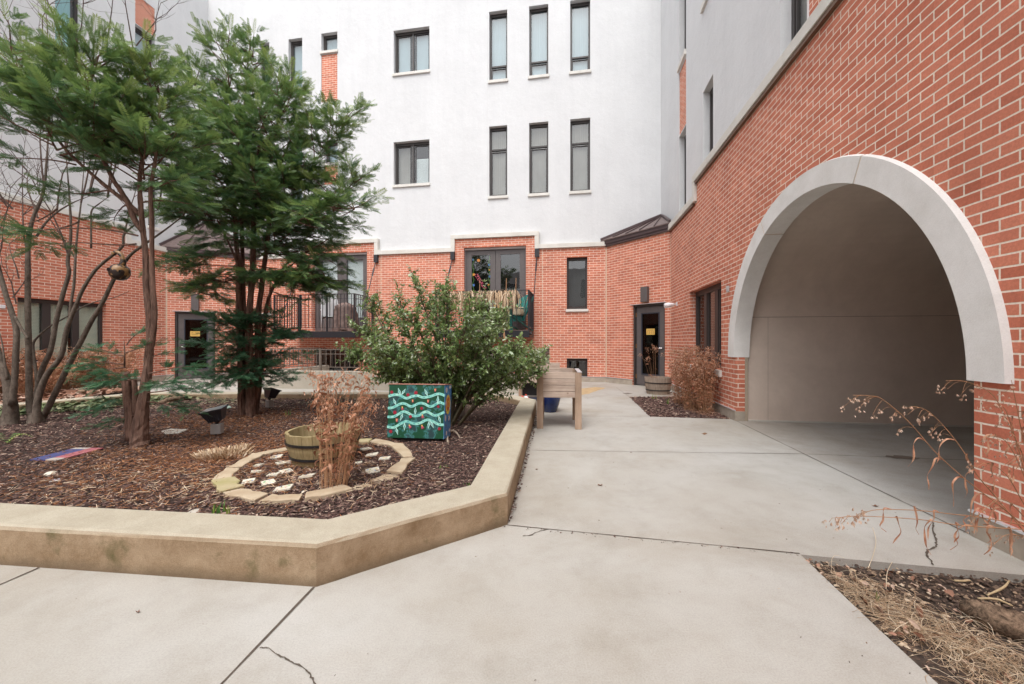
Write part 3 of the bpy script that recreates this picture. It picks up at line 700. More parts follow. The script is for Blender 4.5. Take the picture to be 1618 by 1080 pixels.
# stucco above
def rx(u, v): return FR.px(u, v, .1)
sta = FR.px(1030, 300, .1)[0]
cwin = (FR.px(1073, 300, .1)[0], FR.px(1084, 300, .1)[0]); nwin = (FR.px(1110.8, 200, .1)[0], FR.px(1126.8, 200, .1)[0]); bwin = (FR.px(1233, 60, .1)[0], FR.px(1275, 60, .1)[0]); bpan = (bwin[1]+.002, FR.px(1308, 30, .1)[0])
hz = [rect(*cwin, 3.98, 5.84), rect(*cwin, 5.84+.001, 7.31), rect(*cwin, 7.46, 9.4), rect(*nwin, 4.36, 5.83), rect(*nwin, 7.46, 9.4), rect(*bwin, 4.36, 6.6), rect(bpan[0]+.01, bpan[1], 4.36, 6.6)]
hz[1] = rect(cwin[0], cwin[1], 5.86, 7.31)
wall('stucco_wall', [(sta, 3.84), (LEN, 3.84), (LEN, 7.6), (7.2, 7.6), (7.2, SH), (sta, SH)], hz, .1, .1+T, M['stucco'], W2)  # unseen near part kept low to let more sky light in
MB().box(cwin[0]+.002, cwin[1]-.002, .115, .1+T-.004, 5.862, 7.308).build('brick_panel', M['brick'], W2); MB().box(bpan[0]+.012, bpan[1]-.002, .115, .1+T-.004, 4.362, 6.598).build('brick_panel', M['brick'], W2)
for c, z0, z1, s in ((cwin, 3.98, 5.84, False), (cwin, 7.46, 9.4, True), (nwin, 4.36, 5.83, False), (nwin, 7.46, 9.4, True), (bwin, 4.36, 6.6, False)):
    w = window(W2, c[0], c[1], z0, z1, .1+T, sill=s, sashes=[(.12, .88, .04, .95)], sillz=.12); pane_sheet(w, c[0]+.02, c[1]-.02, z0+.02, z1, .1+T, 'curtain2')
coping(W2, [(xs, LEN, 4.18, 4.315), (-.06, xs+.122, 3.81, 3.945)], [(xs, xs+.12, 3.946, 4.179)], -.06, .13)
MB().box(xs+.13, LEN, -.045, -.001, 4.135, 4.178).build('coping_flashing', M['bronzeflash'], W2); MB().box(.0, xs, -.045, -.001, 3.765, 3.808).build('coping_flashing', M['bronzeflash'], W2)
w = window(W2, wx0, wx1, wz0, wz1, T, cols=[(.335, .13), (.665, .13)], sashes=[(.04, .28, .03, .95), (.39, .61, .03, .95), (.72, .96, .03, .95)], sillz=.11, fw=.06)
pane_sheet(w, wx0+.02, wx1-.02, wz0+.02, wz1, T+.08, 'curtain2')
MB().box(0.01, ac-RI-.002, -.012, -.001, -.05, .14).build('plinth', M['plinth'], W2); MB().box(ac+RI+.002, LEN, -.012, -.001, -.05, .14).build('plinth', M['plinth'], W2); MB().box(ac-RI-.001, ac-RI+.012, -.011, T-.002, -.05, .14).build('plinth', M['plinth'], W2); MB().box(ac+RI-.012, ac+RI+.001, -.011, T-.002, -.05, .14).build('plinth', M['plinth'], W2)
MB().box(0.01, ac-RI-.006, -.024, .0, .143, .156).build('base_flashing', M['flash'], W2); MB().box(ac+RI-.01, LEN, -.024, .0, .143, .156).build('base_flashing', M['flash'], W2)
MB().box(.004, .02, -.004, .002, .16, 3.76).build('expansion_joint', M['joint'], W2)
# vaulted passage behind the arch
TW = RI+.03; prof = [(ac-TW, -.02), (ac-TW, 1.5)]+[(ac-TW*math.cos(math.pi*k/40), 1.5+1.27*math.sin(math.pi*k/40)) for k in range(1, 40)]+[(ac+TW, 1.5), (ac+TW, -.02)]
mb = MB(); n = len(prof); TY = 7.5
mb.add([(p[0], T+.002, p[1]) for p in prof]+[(p[0], TY, p[1]) for p in prof], [(i, i+1, n+i+1, n+i) for i in range(n-1)]+[tuple(range(n, 2*n))])
tn = mb.build('passage_lining', M['tunnel'], W2, recalc=False)
g = MB(); g.box(ac-TW-.002, ac-TW+.003, T+.01, TY, 1.494, 1.502); g.box(ac-TW-.002, ac-TW+.004, 3.32, 3.335, 0, 1.49); g.box(ac-TW-.002, ac-TW+.002, T+.32, T+.323, 0, 1.49)
vt = []
for k in range(0, 15):
    a = math.pi/2*k/14; vt.append((ac-TW+.004+.0, 3.33+1.0*(1-math.cos(a)), 1.5+.9*math.sin(a)))
for k in range(0, 14):
    # rib line over the vault
    a0 = math.pi*k/40; a1 = math.pi*(k+1)/40
    p = lambda a, o_: (ac-(TW-.003)*math.cos(a), 3.33+.02*k*k/8+o_, 1.5+1.265*math.sin(a))
    g.add([p(a0, 0), p(a0, .014), p(a1, .014+.01), p(a1, .01)], [(0, 1, 2, 3)])
g.build('seam', simple('dark_seam', (.30, .25, .21), .9), tn, recalc=False)
MB().box(ac-RI-.028, ac-RI-.002, T+.003, T+.03, 0, 1.5).box(ac-RI-.03, ac-RI+.002, T+.031, T+.04, 0, 1.5).build('corner_bead', simple('beige_sealant', (.40, .33, .25), .9), W2)
MB().box(ac-TW+.001, ac-TW+.03, T+.05, TY, 0, .02).build('floor_trim', simple('pale_trim', (.5, .47, .42), .8), W2)
# fittings
x, z = FR.px(1151.5, 456); MB().box(x-.03, x+.03, -.03, -.001, z-.045, z+.045).build('outlet_box', M['greyplastic'], W2, bevel=.006)
x, z = FR.px(1070, 480); mb = MB(); mb.box(x-.03, x+.03, -.015, -.001, z-.05, z+.05); mb.tube([(x, -.01, z), (x, -.10, z-.01)], .012, 8); mb.tube([(x-.02, -.08, z-.01), (x+.01, -.17, z-.02), (x+.01, -.28, z-.035)], [.035, .055, .05], 12); mb.build('security_camera', M['white'], W2, smooth=False, bevel=.004)

# ---------------------------------------------------------------- tree side wing
W3 = FL.empty('apartment_building')
tag(W3, 'brick wall with a wide window with cream blinds and stucco above, behind the trees', 'building', 'wings of the courtyard building')
LL = math.hypot(-10.34-FL.o[0], 11.91-FL.o[1])
lx0, lx1 = FL.px(27.5, 470)[0], FL.px(168, 481)[0]; lst = FL.px(205, 380)[0]
wall('brick_wall', [(0, -.1), (LL, -.1), (LL, 3.81), (lst, 3.81), (lst, 4.18), (0, 4.18)], [rect(lx0, lx1, .695, 2.12)], 0, T, M['brick'], W3)
tl = (FL.px(87, 60, .1)[0], FL.px(129, 60, .1)[0]); pl = (FL.px(213.5, 30, .1)[0], FL.px(245, 30, .1)[0]); pz = (FL.px(214, 36, .1)[1], FL.px(245, 14, .1)[1])
tz0 = FL.px(105, 84, .1)[1]; nl = (FL.px(234, 360, .1)[0], FL.px(250, 360, .1)[0])
wall('stucco_wall', [(0, 3.84), (LL+1.75, 3.84), (LL+1.75, SH), (13.0, SH), (13.0, 6.9), (0, 6.9)], [rect(*tl, tz0, 10.6), rect(*pl, pz[0]+.01, pz[1]), rect(*pl, pz[0]-1.7, pz[0]-.01), rect(*nl, 4.5, 5.9)], .1, .1+T, M['stucco'], W3)  # unseen near stretch lowered so sky light reaches the arch wall
MB().box(pl[0]+.002, pl[1]-.002, .115, .1+T-.004, pz[0]+.012, pz[1]-.002).build('brick_panel', M['brick'], W3)
w = window(W3, *tl, tz0, 10.6, .1+T, sashes=[(.05, .93, .02, .98)]); pane_sheet(w, tl[0]+.02, tl[1]-.1, tz0+.02, 10.6, .1+T, 'teal')
w = window(W3, *pl, pz[0]-1.7, pz[0]-.01, .1+T, sashes=[(.1, .9, .04, .94)]); pane_sheet(w, pl[0]+.02, pl[1]-.02, pz[0]-1.68, pz[0], .1+T, 'curtain')
w = window(W3, nl[0], nl[1], 4.5, 5.9, .1+T, sashes=[(.1, .9, .04, .94)]); pane_sheet(w, nl[0]+.02, nl[1]-.02, 4.52, 5.9, .1+T, 'curtain2')
coping(W3, [(0, lst, 4.18, 4.315), (lst-.12, LL+.02, 3.81, 3.945)], [(lst-.12, lst, 3.946, 4.179)], -.06, .13)
window(W3, lx0, lx1, .695, 2.12, T, cols=[(.335, .16), (.665, .14)], sillz=.11, fw=.06, blind=('blind', [(.02, .29, .02, .97), (.41, .60, .02, .97), (.73, .97, .02, .97)]))
MB().box(0, LL-.01, -.012, -.001, -.05, .14).build('plinth', M['plinth'], W3)
MB().box(0, LL-.01, -.024, .0, .143, .156).build('base_flashing', M['flash'], W3)
MB().box(LL-.02, LL-.004, -.004, .002, .16, 3.8).build('expansion_joint', M['joint'], W3)
x, z = FL.px(2, 484); MB().box(x-.03, x+.05, -.03, -.001, z-.04, z+.04).build('outlet_box', M['white'], W3, bevel=.006)

# ---------------------------------------------------------------- entrance bays
def entrance(F_, Lb, label, u0, u1, v0, vb, lampu, corner, hinge_left, doorbottom=0.0, signpx=None, eave_end=None):
    W = F_.empty('entrance_bay'); tag(W, label, 'entrance bay', 'brick entrance bays with grey doors')
    x0, x1 = F_.px(u0, v0)[0], F_.px(u1, v0)[0]; zt = F_.px((u0+u1)/2, v0)[1]
    wall('brick_wall', [(.0, -.1), (x0, -.1), (x0, zt), (x1, zt), (x1, -.1), (Lb-.008, -.1), (Lb-.008, 3.82), (0, 3.82)], [], 0, T, M['brick'], W)
    for q0, q1 in ((.005, x0-.004), (x1+.004, Lb-.01)):
        MB().box(q0, q1, -.012, -.001, -.05, .14).build('plinth', M['plinth'], W); MB().box(q0, q1, -.024, .0, .143, .156).build('base_flashing', M['flash'], W)
    MB().box(x0-.06, x1+.04, -.02, .01, zt+.001, zt+.016).build('lintel', M['flash'], W)
    # door leaf
    y = T-.03; f = MB(); f.box(x0+.001, x0+.05, y-.05, y+.08, 0, zt-.001); f.box(x1-.05, x1-.001, y-.05, y+.08, 0, zt-.001); f.box(x0+.05, x1-.05, y-.05, y+.08, zt-.055, zt-.001)
    a, b, z0, z1 = x0+.055, x1-.055, .02, zt-.06
    d = MB(); st = .15; gz0, gz1 = z0+.27, z1-.16
    d.box(a, a+st, y, y+.045, z0, z1); d.box(b-st, b, y, y+.045, z0, z1); d.box(a+st, b-st, y+.001, y+.044, z0, gz0); d.box(a+st, b-st, y+.001, y+.044, gz1, z1)
    door = d.build('door', M['doorpaint'], W, bevel=.003)
    f.build('door_frame', M['frame'], door, bevel=.003)
    q = MB()
    for r_ in ((a+st-.001, a+st+.025, gz0, gz1), (b-st-.025, b-st+.001, gz0, gz1), (a+st+.025, b-st-.025, gz0, gz0+.025), (a+st+.025, b-st-.025, gz1-.025, gz1)): q.box(r_[0], r_[1], y-.012, y+.02, r_[2], r_[3])
    q.build('glazing_bead', simple('blue_black_bead', (.035, .04, .055), .4) if 'blue_black_bead' not in bpy.data.materials else bpy.data.materials['blue_black_bead'], door)
    pane_quad(a+st+.01, b-st-.01, y+.020, gz0+.01, gz1-.01, M['doorglass'], door)
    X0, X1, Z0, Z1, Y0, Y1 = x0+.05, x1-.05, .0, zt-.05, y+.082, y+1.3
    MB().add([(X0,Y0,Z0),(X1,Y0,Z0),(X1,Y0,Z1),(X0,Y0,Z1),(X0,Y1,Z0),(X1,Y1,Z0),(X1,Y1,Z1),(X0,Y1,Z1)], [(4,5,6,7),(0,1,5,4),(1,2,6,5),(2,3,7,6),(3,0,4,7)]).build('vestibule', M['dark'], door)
    hx = a if hinge_left else b-.0; k = MB()
    for z in (z0+.22, (z0+z1)/2, z1-.2): k.tube([(hx, y-.012, z-.055), (hx, y-.012, z+.055)], .013, 8)
    k.build('hinge', M['brass'], door)
    kx = b-.075 if hinge_left else a+.075; s = -1 if hinge_left else 1
    k = MB(); k.tube([(kx, y-.001, .98), (kx, y-.05, .98)], .018, 10); k.lathe([(0, 0), (.032, 0), (.032, .012), (0, .013)], 14, (kx, y-.012, .98-.006)); k.tube([(kx, y-.055, .98), (kx+s*.05, y-.06, .98), (kx+s*.11, y-.055, .975)], [.024, .016, .012], 10)
    k.build('handle', M['chrome'], door, smooth=True)
    # sign: a header line above a row of small marks
    sx0, sx1, sz0, sz1 = signpx
    s_ = MB(); s_.box(sx0, sx1, y+.008, y+.016, sz0, sz1); s_.cm = 1; w_ = sx1-sx0; h_ = sz1-sz0
    def ink(a0, a1, b0, b1): s_.box(sx0+w_*a0, sx0+w_*a1, y+.005, y+.0078, sz0+h_*b0, sz0+h_*b1)
    if hinge_left:
        for i in range(4): ink(.13+.09*i, .19+.09*i, .72, .82)
        for i in range(5): ink(.50+.075*i, .555+.075*i, .72, .83)
        for i, xx in enumerate((.13, .33, .56, .78)):
            for jx in range(2):
                for jz in range(4): ink(xx+.06*jx, xx+.045+.06*jx, .14+.13*jz, .20+.13*jz)
    else:
        for i in range(3): ink(.13+.07*i, .18+.07*i, .68, .78)
        for i in range(6): ink(.46+.075*i, .51+.075*i, .66, .76)
        for i in range(8): ink(.10+.10*i, .16+.10*i, .42, .52)
        for i in range(6): ink(.20+.10*i, .26+.10*i, .24, .34)
    s_.build('sign', [M['yellow'], M['signink']], door)
    # lamp above the door
    lx0, lx1, lz0, lz1 = lampu; mb = MB(); mb.box(lx0, lx1, -.10, -.001, lz0, lz1); l = mb.build('wall_lamp', M['doorpaint'], W, bevel=.008)
    MB().box(lx0+.02, lx1-.02, -.085, -.015, lz0-.008, lz0-.001).build('lamp_lens', simple('amber_lens', (.35, .20, .08), .4) if 'amber_lens' not in bpy.data.materials else bpy.data.materials['amber_lens'], l)
    # fascia and hipped metal roof running up to the corner of the stucco walls
    c = Vector(corner[:2])-Vector(F_.o); cx = c.dot(Vector(F_.d)); cy = c.dot(Vector(F_.n)); cz = corner[2]
    mb = MB(); mb.box(.0, Lb-.006, -.05, .05, 3.80, 3.865); mb.box(-.02, Lb-.006, -.075, .05, 3.866, 3.975)
    rf = MB(); e0 = Vector((-.12, -.10, 3.985)); e1 = Vector((Lb+.01, -.10, 3.985)); ap = Vector((cx, cy-.05, cz)); th = Vector((0, 0, .03))
    rf.add([e0, e1, ap, e0-th, e1-th, ap-th], [(0, 1, 2), (3, 5, 4), (0, 3, 4, 1), (1, 4, 5, 2), (2, 5, 3, 0)])
    roof = rf.build('roof', M['rooftop'], W)
    sb = MB()
    for t in (.2, .4, .6, .8):
        p = e0.lerp(e1, t); sb.bar(p+Vector((0, 0, .012)), ap.lerp(p, .12)+Vector((0, 0, .012)), .012, .028)
    sb.bar(e0+Vector((0, .0, .03)), ap+Vector((0, 0, .03)), .05, .06); sb.bar(e1+Vector((0, .0, .03)), ap+Vector((0, 0, .03)), .05, .06)
    sb.build('roof_flashing', M['roofmetal'], roof)
    mb.build('fascia', M['roofmetal'], W, bevel=.004)
    mb = MB(); mb.box(.004, .02, -.004, .002, .16, 3.79); mb.build('expansion_joint', M['joint'], W)
    return W
def onF(F_, u0, u1, vt, vb, off=0.0):
    um = (u0+u1)/2; return (F_.px(u0, vt, off)[0], F_.px(u1, vt, off)[0], F_.px(um, vb, off)[1], F_.px(um, vt, off)[1])
cR = FB.world(FB.px(1048, 341, SO)[0]-.02, SO, FB.px(1048, 341.5, SO)[1])
entrance(FC, LC, 'brick bay holding the grey door nearest the archway, barrel at its foot', 999.5, 1050.5, 479.5, 609, onF(FC, 1015.5, 1026, 453, 477), cR, True, signpx=onF(FC, 1021, 1034, 519, 528.5, T-.03))
cL = FB.world(FB.px(327, 345, SO)[0]+.02, SO, FB.px(327, 352, SO)[1])
entrance(FD, LD, 'brick bay holding the grey door seen between the two yew trees', 276, 340, 492.3, 601, onF(FD, 303, 315, 464, 490.5), cL, False, signpx=onF(FD, 300.5, 315.8, 523, 531, T-.03))

# ---------------------------------------------------------------- the side of the courtyard behind the viewer (seen only in window reflections)
FQ = Frame(14, -7.2, -1, 0)
W4 = FQ.empty('apartment_building'); tag(W4, 'lower stucco side of the courtyard behind the viewer, seen in window reflections', 'building', 'wings of the courtyard building')
wall('stucco_wall', rect(0, 32, 0, 6.6), [rect(8+3*i, 9+3*i, 4.4, 5.8) for i in range(5)], 0, T, M['stucco'], W4)
for i in range(5): window(W4, 8+3*i, 9+3*i, 4.4, 5.8, T, cols=[(.5, .06)])
wall('brick_wall', rect(0, 32, -.1, 3.8), [], -.08, -.002, M['brick'], W4)
# ================================================================ GROUND
K_OUT = [(-10.4, 2.88), (-.916, 1.864), (-.028, 2.496), (.40, 6.50), (-.25, 7.48), (-6.85, 7.50), (-7.72, 6.05), (-10.6, 3.9)]
K_IN = offset_poly(K_OUT, .265)
MID = offset_poly(K_OUT, .13)
BEDR = [(2.43, 8.22), (2.11, 6.08), (3.40, 5.86), (3.75, 8.25)]                 # bed at the foot of the arch wall
BEDF = [(1.556, 2.147), (1.47, 1.62), (1.39, 1.05), (1.18, -1.2), (2.9, -1.4), (2.9, 1.885)]   # bed in the foreground
BEDL = [(-8.75, 1.5), (-8.65, 7.6), (-8.55, 9.4), (-9.9, 9.9), (-12.3, 1.5)]    # bed along the wall behind the trees
def ground_with_holes(name, outer, holes, z, material, thick):
    mb = MB(); loops = [outer]+holes; flat = [p for l in loops for p in l]; n = len(flat)
    tr = tessellate_polygon([[Vector((p[0], p[1], 0)) for p in l] for l in loops])
    fs = [tuple(t) for t in tr]; k = 0
    for l in loops:
        m = len(l); fs += [(k+i, k+(i+1) % m, n+k+(i+1) % m, n+k+i) for i in range(m)]; k += m
    mb.add([(p[0], p[1], z) for p in flat]+[(p[0], p[1], z-thick) for p in flat], fs)
    o = mb.build(name, material); return tag(o, kind='structure')
g = MB(); g.add([(-70, -70, -.075), (70, -70, -.075), (70, 70, -.075), (-70, 70, -.075)], [(0, 1, 2, 3)])
tag(g.build('ground', M['soil']), kind='structure')
ground_with_holes('path', [(-15, -8.5), (7, -8.5), (7, 15), (-15, 15)], [MID, BEDR, BEDF, BEDL], 0.0, M['walk'], .07)
drv = [FR.world(x, y, 0) for x, y in ((ac-RI-.3, .0), (ac+RI+.3, 0.0), (ac+RI+.3, 9), (ac-RI-.3, 9))]
ground_with_holes('driveway', [(p.x, p.y) for p in drv], [], .002, M['drive'], .07)

# soil sheets with gentle relief
def soil_sheet(name, poly, z, amp, material, step=.09, kind='structure'):
    xs_ = [p[0] for p in poly]; ys_ = [p[1] for p in poly]
    nx = int((max(xs_)-min(xs_))/step)+2; ny = int((max(ys_)-min(ys_))/step)+2
    X, Y = np.meshgrid(min(xs_)-step/2+np.arange(nx)*step, min(ys_)-step/2+np.arange(ny)*step)
    Z = z+amp*(np.sin(X*2.3+1)*np.cos(Y*1.9)+.6*np.sin(X*6.1+Y*3.3)+.4*np.cos(Y*8.7-X*4.1)+.5*RS.rand(*X.shape))
    V = np.stack([X, Y, Z], -1).reshape(-1, 3); idx = np.arange(nx*ny).reshape(ny, nx)
    ins = npin(X.ravel(), Y.ravel(), poly).reshape(ny, nx)
    keep = ins[:-1, :-1] | ins[1:, :-1] | ins[:-1, 1:] | ins[1:, 1:]
    f = np.stack([idx[:-1, :-1], idx[:-1, 1:], idx[1:, 1:], idx[1:, :-1]], -1)[keep]
    mb = MB(); mb.v = [tuple(p) for p in V]; mb.f = [tuple(int(q) for q in a) for a in f]; mb.m = [0]*len(f)
    o = mb.build(name, material, smooth=True, recalc=False); return tag(o, kind=kind)
SZ = .105
soil_sheet('garden_soil', offset_poly(K_OUT, .20), SZ-.01, .009, M['mulch'])
soil_sheet('garden_soil', BEDR, -.022, .006, M['mulch'])
soil_sheet('garden_soil', BEDF, -.045, .008, M['soil'], .05)
soil_sheet('garden_soil', BEDL, -.01, .008, M['mulch'])

# kerb ring: bevelled raised concrete
kb = MB(); n = len(K_OUT)
zt = .203
prof = [(0.0, -.06), (.0, zt-.022), (.008, zt-.006), (.022, zt), (.243, zt), (.258, zt-.006), (.265, zt-.022), (.265, -.0)]
rings = []
def subdiv(poly, step=.5):
    out = []
    for i, p in enumerate(poly):
        q = poly[(i+1) % len(poly)]; l = math.hypot(q[0]-p[0], q[1]-p[1]); m = max(1, int(l/step))
        for k in range(m): out.append((p[0]+(q[0]-p[0])*k/m, p[1]+(q[1]-p[1])*k/m))
    return out
for off, z in prof:
    rings.append([(p[0], p[1], z) for p in offset_poly(K_OUT, off)])
vs = []; 
for i in range(n):
    for r_ in rings: vs.append(r_[i])
# subdivide along each side for slight unevenness
SEG = 14; m = len(prof); vs2 = []
for i in range(n):
    a = vs[i*m:(i+1)*m]; b = vs[((i+1) % n)*m:((i+1) % n)*m+m]
    for s in range(SEG):
        t = s/SEG
        for k in range(m):
            p = Vector(a[k]).lerp(Vector(b[k]), t)
            if 0 < s: p += Vector((random.uniform(-1, 1), random.uniform(-1, 1), random.uniform(-1, 1)))*.0016
            vs2.append(p)
tot = n*SEG
kb.add(vs2, [(i*m+k, ((i+1) % tot)*m+k, ((i+1) % tot)*m+k+1, i*m+k+1) for i in range(tot) for k in range(m-1)])
tag(kb.build('planter_kerb', M['kerb'], smooth=False), 'low stained concrete kerb round the mulched garden bed', 'kerb')

# joints, cracks and stains in the paving
def strip(pts, w, z, name, material, wob=0.0, taper=False):
    mb = MB(); P = [Vector(p) for p in pts]; m = len(P); vs = []
    for i, p in enumerate(P):
        d = P[min(i+1, m-1)]-P[max(i-1, 0)]; nrm = Vector((-d.y, d.x)).normalized()
        ww = w*(1+wob*(random.random()*2-1))*((1-.8*abs(2*i/(m-1)-1)**2) if taper else 1)
        vs += [(p.x+nrm.x*ww/2, p.y+nrm.y*ww/2, z), (p.x-nrm.x*ww/2, p.y-nrm.y*ww/2, z)]
    mb.add(vs, [(2*i, 2*i+1, 2*i+3, 2*i+2) for i in range(m-1)])
    return tag(mb.build(name, material, recalc=False), kind='structure')
def seg(a, b, n, j=0.0): return [(a[0]+(b[0]-a[0])*i/n+random.uniform(-j, j), a[1]+(b[1]-a[1])*i/n+random.uniform(-j, j)) for i in range(n+1)]
def joint(a, b, w=.008, j=.0012): strip(seg(a, b, max(6, int(math.hypot(a[0]-b[0], a[1]-b[1])/.12)), j), w, .003, 'path_joint', M['crackdark'], .5)
joint((-.925, 1.86), (-1.28, -2.0), .009); joint((-2.40, 2.02), (-2.9, -2.0)); joint((-4.6, 2.2), (-5.1, -2))
joint((-.03, 2.49), (1.556, 2.155), .006); joint((.20, 4.20), (2.985, 4.06), .006); joint((.38, 6.14), (2.11, 6.08), .005)
joint((3.235, 5.75), (2.72, 2.33), .007); joint((2.43, 8.22), (2.60, 9.9), .005); joint((.0, 8.22), (2.43, 8.22), .004); joint((-2, 7.6), (-1.8, 9), .005); joint((-5, 7.6), (-4.9, 9.4), .005)
p0 = FR.world(ac-.01, .02, 0); p1 = FR.world(ac-.01, 7.4, 0); joint((p0.x, p0.y), (p1.x, p1.y), .009)
def crack(pix, w=.006):
    P = [G(u, v) for u, v in pix]; Q = []
    for a, b in zip(P[:-1], P[1:]):
        for k in range(5): Q.append((a.x+(b.x-a.x)*k/5+random.uniform(-.003, .003), a.y+(b.y-a.y)*k/5+random.uniform(-.003, .003)))
    Q.append((P[-1].x, P[-1].y)); strip(Q, w, .0035, 'path_crack', M['crackdark'], .6)
crack([(410, 1024), (425, 1025), (445, 1038), (462, 1047), (482, 1058), (492, 1070), (502, 1085), (515, 1110)], .005)
crack([(868, 836), (850, 840), (838, 846), (826, 847)], .006)
crack([(1475, 826), (1474, 838), (1480, 855), (1479, 864), (1466, 869), (1464, 878), (1471, 886), (1474, 893)], .008)
def blot(pix, name, material, z=.0028, j=.01):
    P = [G(u, v) for u, v in pix]; c = sum(P, Vector())/len(P); mb = MB(); ring = []
    for i, a in enumerate(P):
        b = P[(i+1) % len(P)]
        for k in range(5): ring.append(a.lerp(b, k/5)+Vector((random.uniform(-j, j), random.uniform(-j, j), 0)))
    mb.add([(c.x, c.y, z)]+[(p.x, p.y, z) for p in ring], [(0, i+1, (i+1) % len(ring)+1) for i in range(len(ring))])
    return tag(mb.build(name, material, recalc=False), kind='structure')
blot([(915, 620), (917, 614), (940, 611.5), (957, 612.5), (945, 617), (930, 622), (916, 624)], 'path_stain', M['stain'], j=.02)
blot([(983, 621.5), (992, 620.3), (1000, 621.3), (992, 622.6)], 'drain_cover', simple('drain', (.16, .13, .11), .8), j=.004)
blot([(1108, 685), (1114, 683.5), (1118, 685), (1113, 687)], 'path_stain', simple('leaf_stain', (.20, .10, .05), .9), j=.004)
blot([(1396, 721), (1420, 719.5), (1455, 724), (1440, 726.5), (1412, 724)], 'driveway_stain', simple('oil_stain', (.15, .115, .09), .8), z=.0055, j=.02)

scr = simple('pale_scuff', (.52, .52, .52), .9, c2=(.45, .43, .40), vs=9)
# ================================================================ LOOSE GROUND COVER
chip_v = [(-.5, -.5, 0), (.5, -.35, .12), (.42, .5, 0), (-.5, .4, .1), (0, 0, .55)]
chip_f = [(0, 1, 4), (1, 2, 4), (2, 3, 4), (3, 0, 4)]
leaf_v = [(-.5, 0, 0), (-.28, -.34, .16), (.05, -.42, .30), (.34, -.22, .12), (.52, .02, -.08), (.30, .26, .20), (-.02, .40, .10), (-.30, .24, .26), (0, 0, -.05)]
leaf_f = [(i, (i+1) % 8, 8) for i in range(8)]
def scatter(name, poly, n, z, lrange, wr, material, label, tilt=.35, near=True, ref=(0, 0), tv=chip_v, tf=chip_f, hz=.25, cat='mulch', lift=.004, fn=None, parent=None):
    xs_ = [p[0] for p in poly]; ys_ = [p[1] for p in poly]; P = []
    tot = 0
    while tot < n:
        X = RS.uniform(min(xs_), max(xs_), 4*n); Y = RS.uniform(min(ys_), max(ys_), 4*n)
        k = npin(X, Y, poly)
        if near: k &= RS.rand(4*n) < np.clip(2.6/np.maximum(np.hypot(X, Y), .5), 0, 1)**1.35
        if fn is not None: k &= fn(X, Y)
        X = X[k]; Y = Y[k]; P.append(np.stack([X, Y], 1)); tot += len(X)
        if len(X) == 0: break
    P = np.concatenate(P)[:n]; n = len(P)
    a = RS.uniform(0, 2*math.pi, n); d = np.stack([np.cos(a), np.sin(a), RS.normal(0, tilt*.6, n)], 1)
    up = np.stack([RS.normal(0, tilt, n), RS.normal(0, tilt, n), np.ones(n)], 1)
    ln = RS.uniform(lrange[0], lrange[1], n)*np.maximum(1, np.hypot(P[:, 0], P[:, 1])/6)
    A = axes(d, up, ln, 0, RS.uniform(wr[0], wr[1], n)[:, None], hz)
    pos = np.concatenate([P, (z+lift*RS.rand(n)*4)[:, None]], 1)
    o = inst(name, tv, tf, A, pos, RS.rand(n)**1.2, material, parent)
    if label: tag(o, label, cat, kind='stuff')
    return o
KI = offset_poly(K_OUT, .25)
scatter('mulch', KI, 90000, SZ-.004, (.012, .038), (.16, .42), M['chips'], 'dark reddish shredded bark mulch inside the kerbed garden', lift=.005)
redc = lambda X, Y: (np.exp(-(((X+2.7)/1.1)**2+((Y-3.7)/.9)**2)) > RS.rand(len(X))*.9) | (np.exp(-(((X+3.7)/.9)**2+((Y-5.3)/.7)**2)) > RS.rand(len(X))*.9)
scatter('needle_litter', KI, 17000, SZ+.006, (.02, .05), (.07, .13), M['chipsred'], 'rusty fallen needles over the mulch round the yew trunks', fn=redc, hz=.08, cat='needle litter')
# the straw-like drift in front of the kerb garden
drift = lambda X, Y: (np.exp(-(((X+2.45)/.85)**2+((Y-2.85)/.35)**2)) > RS.rand(len(X))*.95) | (np.exp(-(((X+5.3)/1.3)**2+((Y-6.5)/.5)**2)) > RS.rand(len(X))*1.1) | (np.exp(-(((X+1.35)/.55)**2+((Y-3.0)/.35)**2)) > RS.rand(len(X))*1.3)
scatter('straw_litter', KI, 1100, SZ+.008, (.03, .08), (.035, .07), M['straw'], 'pale straw strands lying on the mulch', fn=drift, hz=.05, cat='straw litter', tilt=.25)
scatter('mulch', BEDR, 9000, -.018, (.03, .06), (.2, .5), M['chips'], 'dark bark mulch in the small bed at the foot of the arch wall', near=False, lift=.006)
scatter('mulch', BEDF, 20000, -.038, (.007, .026), (.25, .8), M['pebbles'], 'dark crumbly soil and bark bits in the foreground bed', near=False, lift=.004, hz=.6)
scatter('leaf_litter', BEDL, 5000, .005, (.05, .12), (.3, .7), M['leaflit'], 'pale dead leaves under the blind-covered window', near=False, tv=leaf_v, tf=leaf_f, lift=.02, cat='leaf litter')
lf = [(p[0], p[1]) for p in ((-8.9, 8.9), (-6.9, 7.15), (-5.5, 7.15), (-5.5, 6.6), (-8, 6.0))]

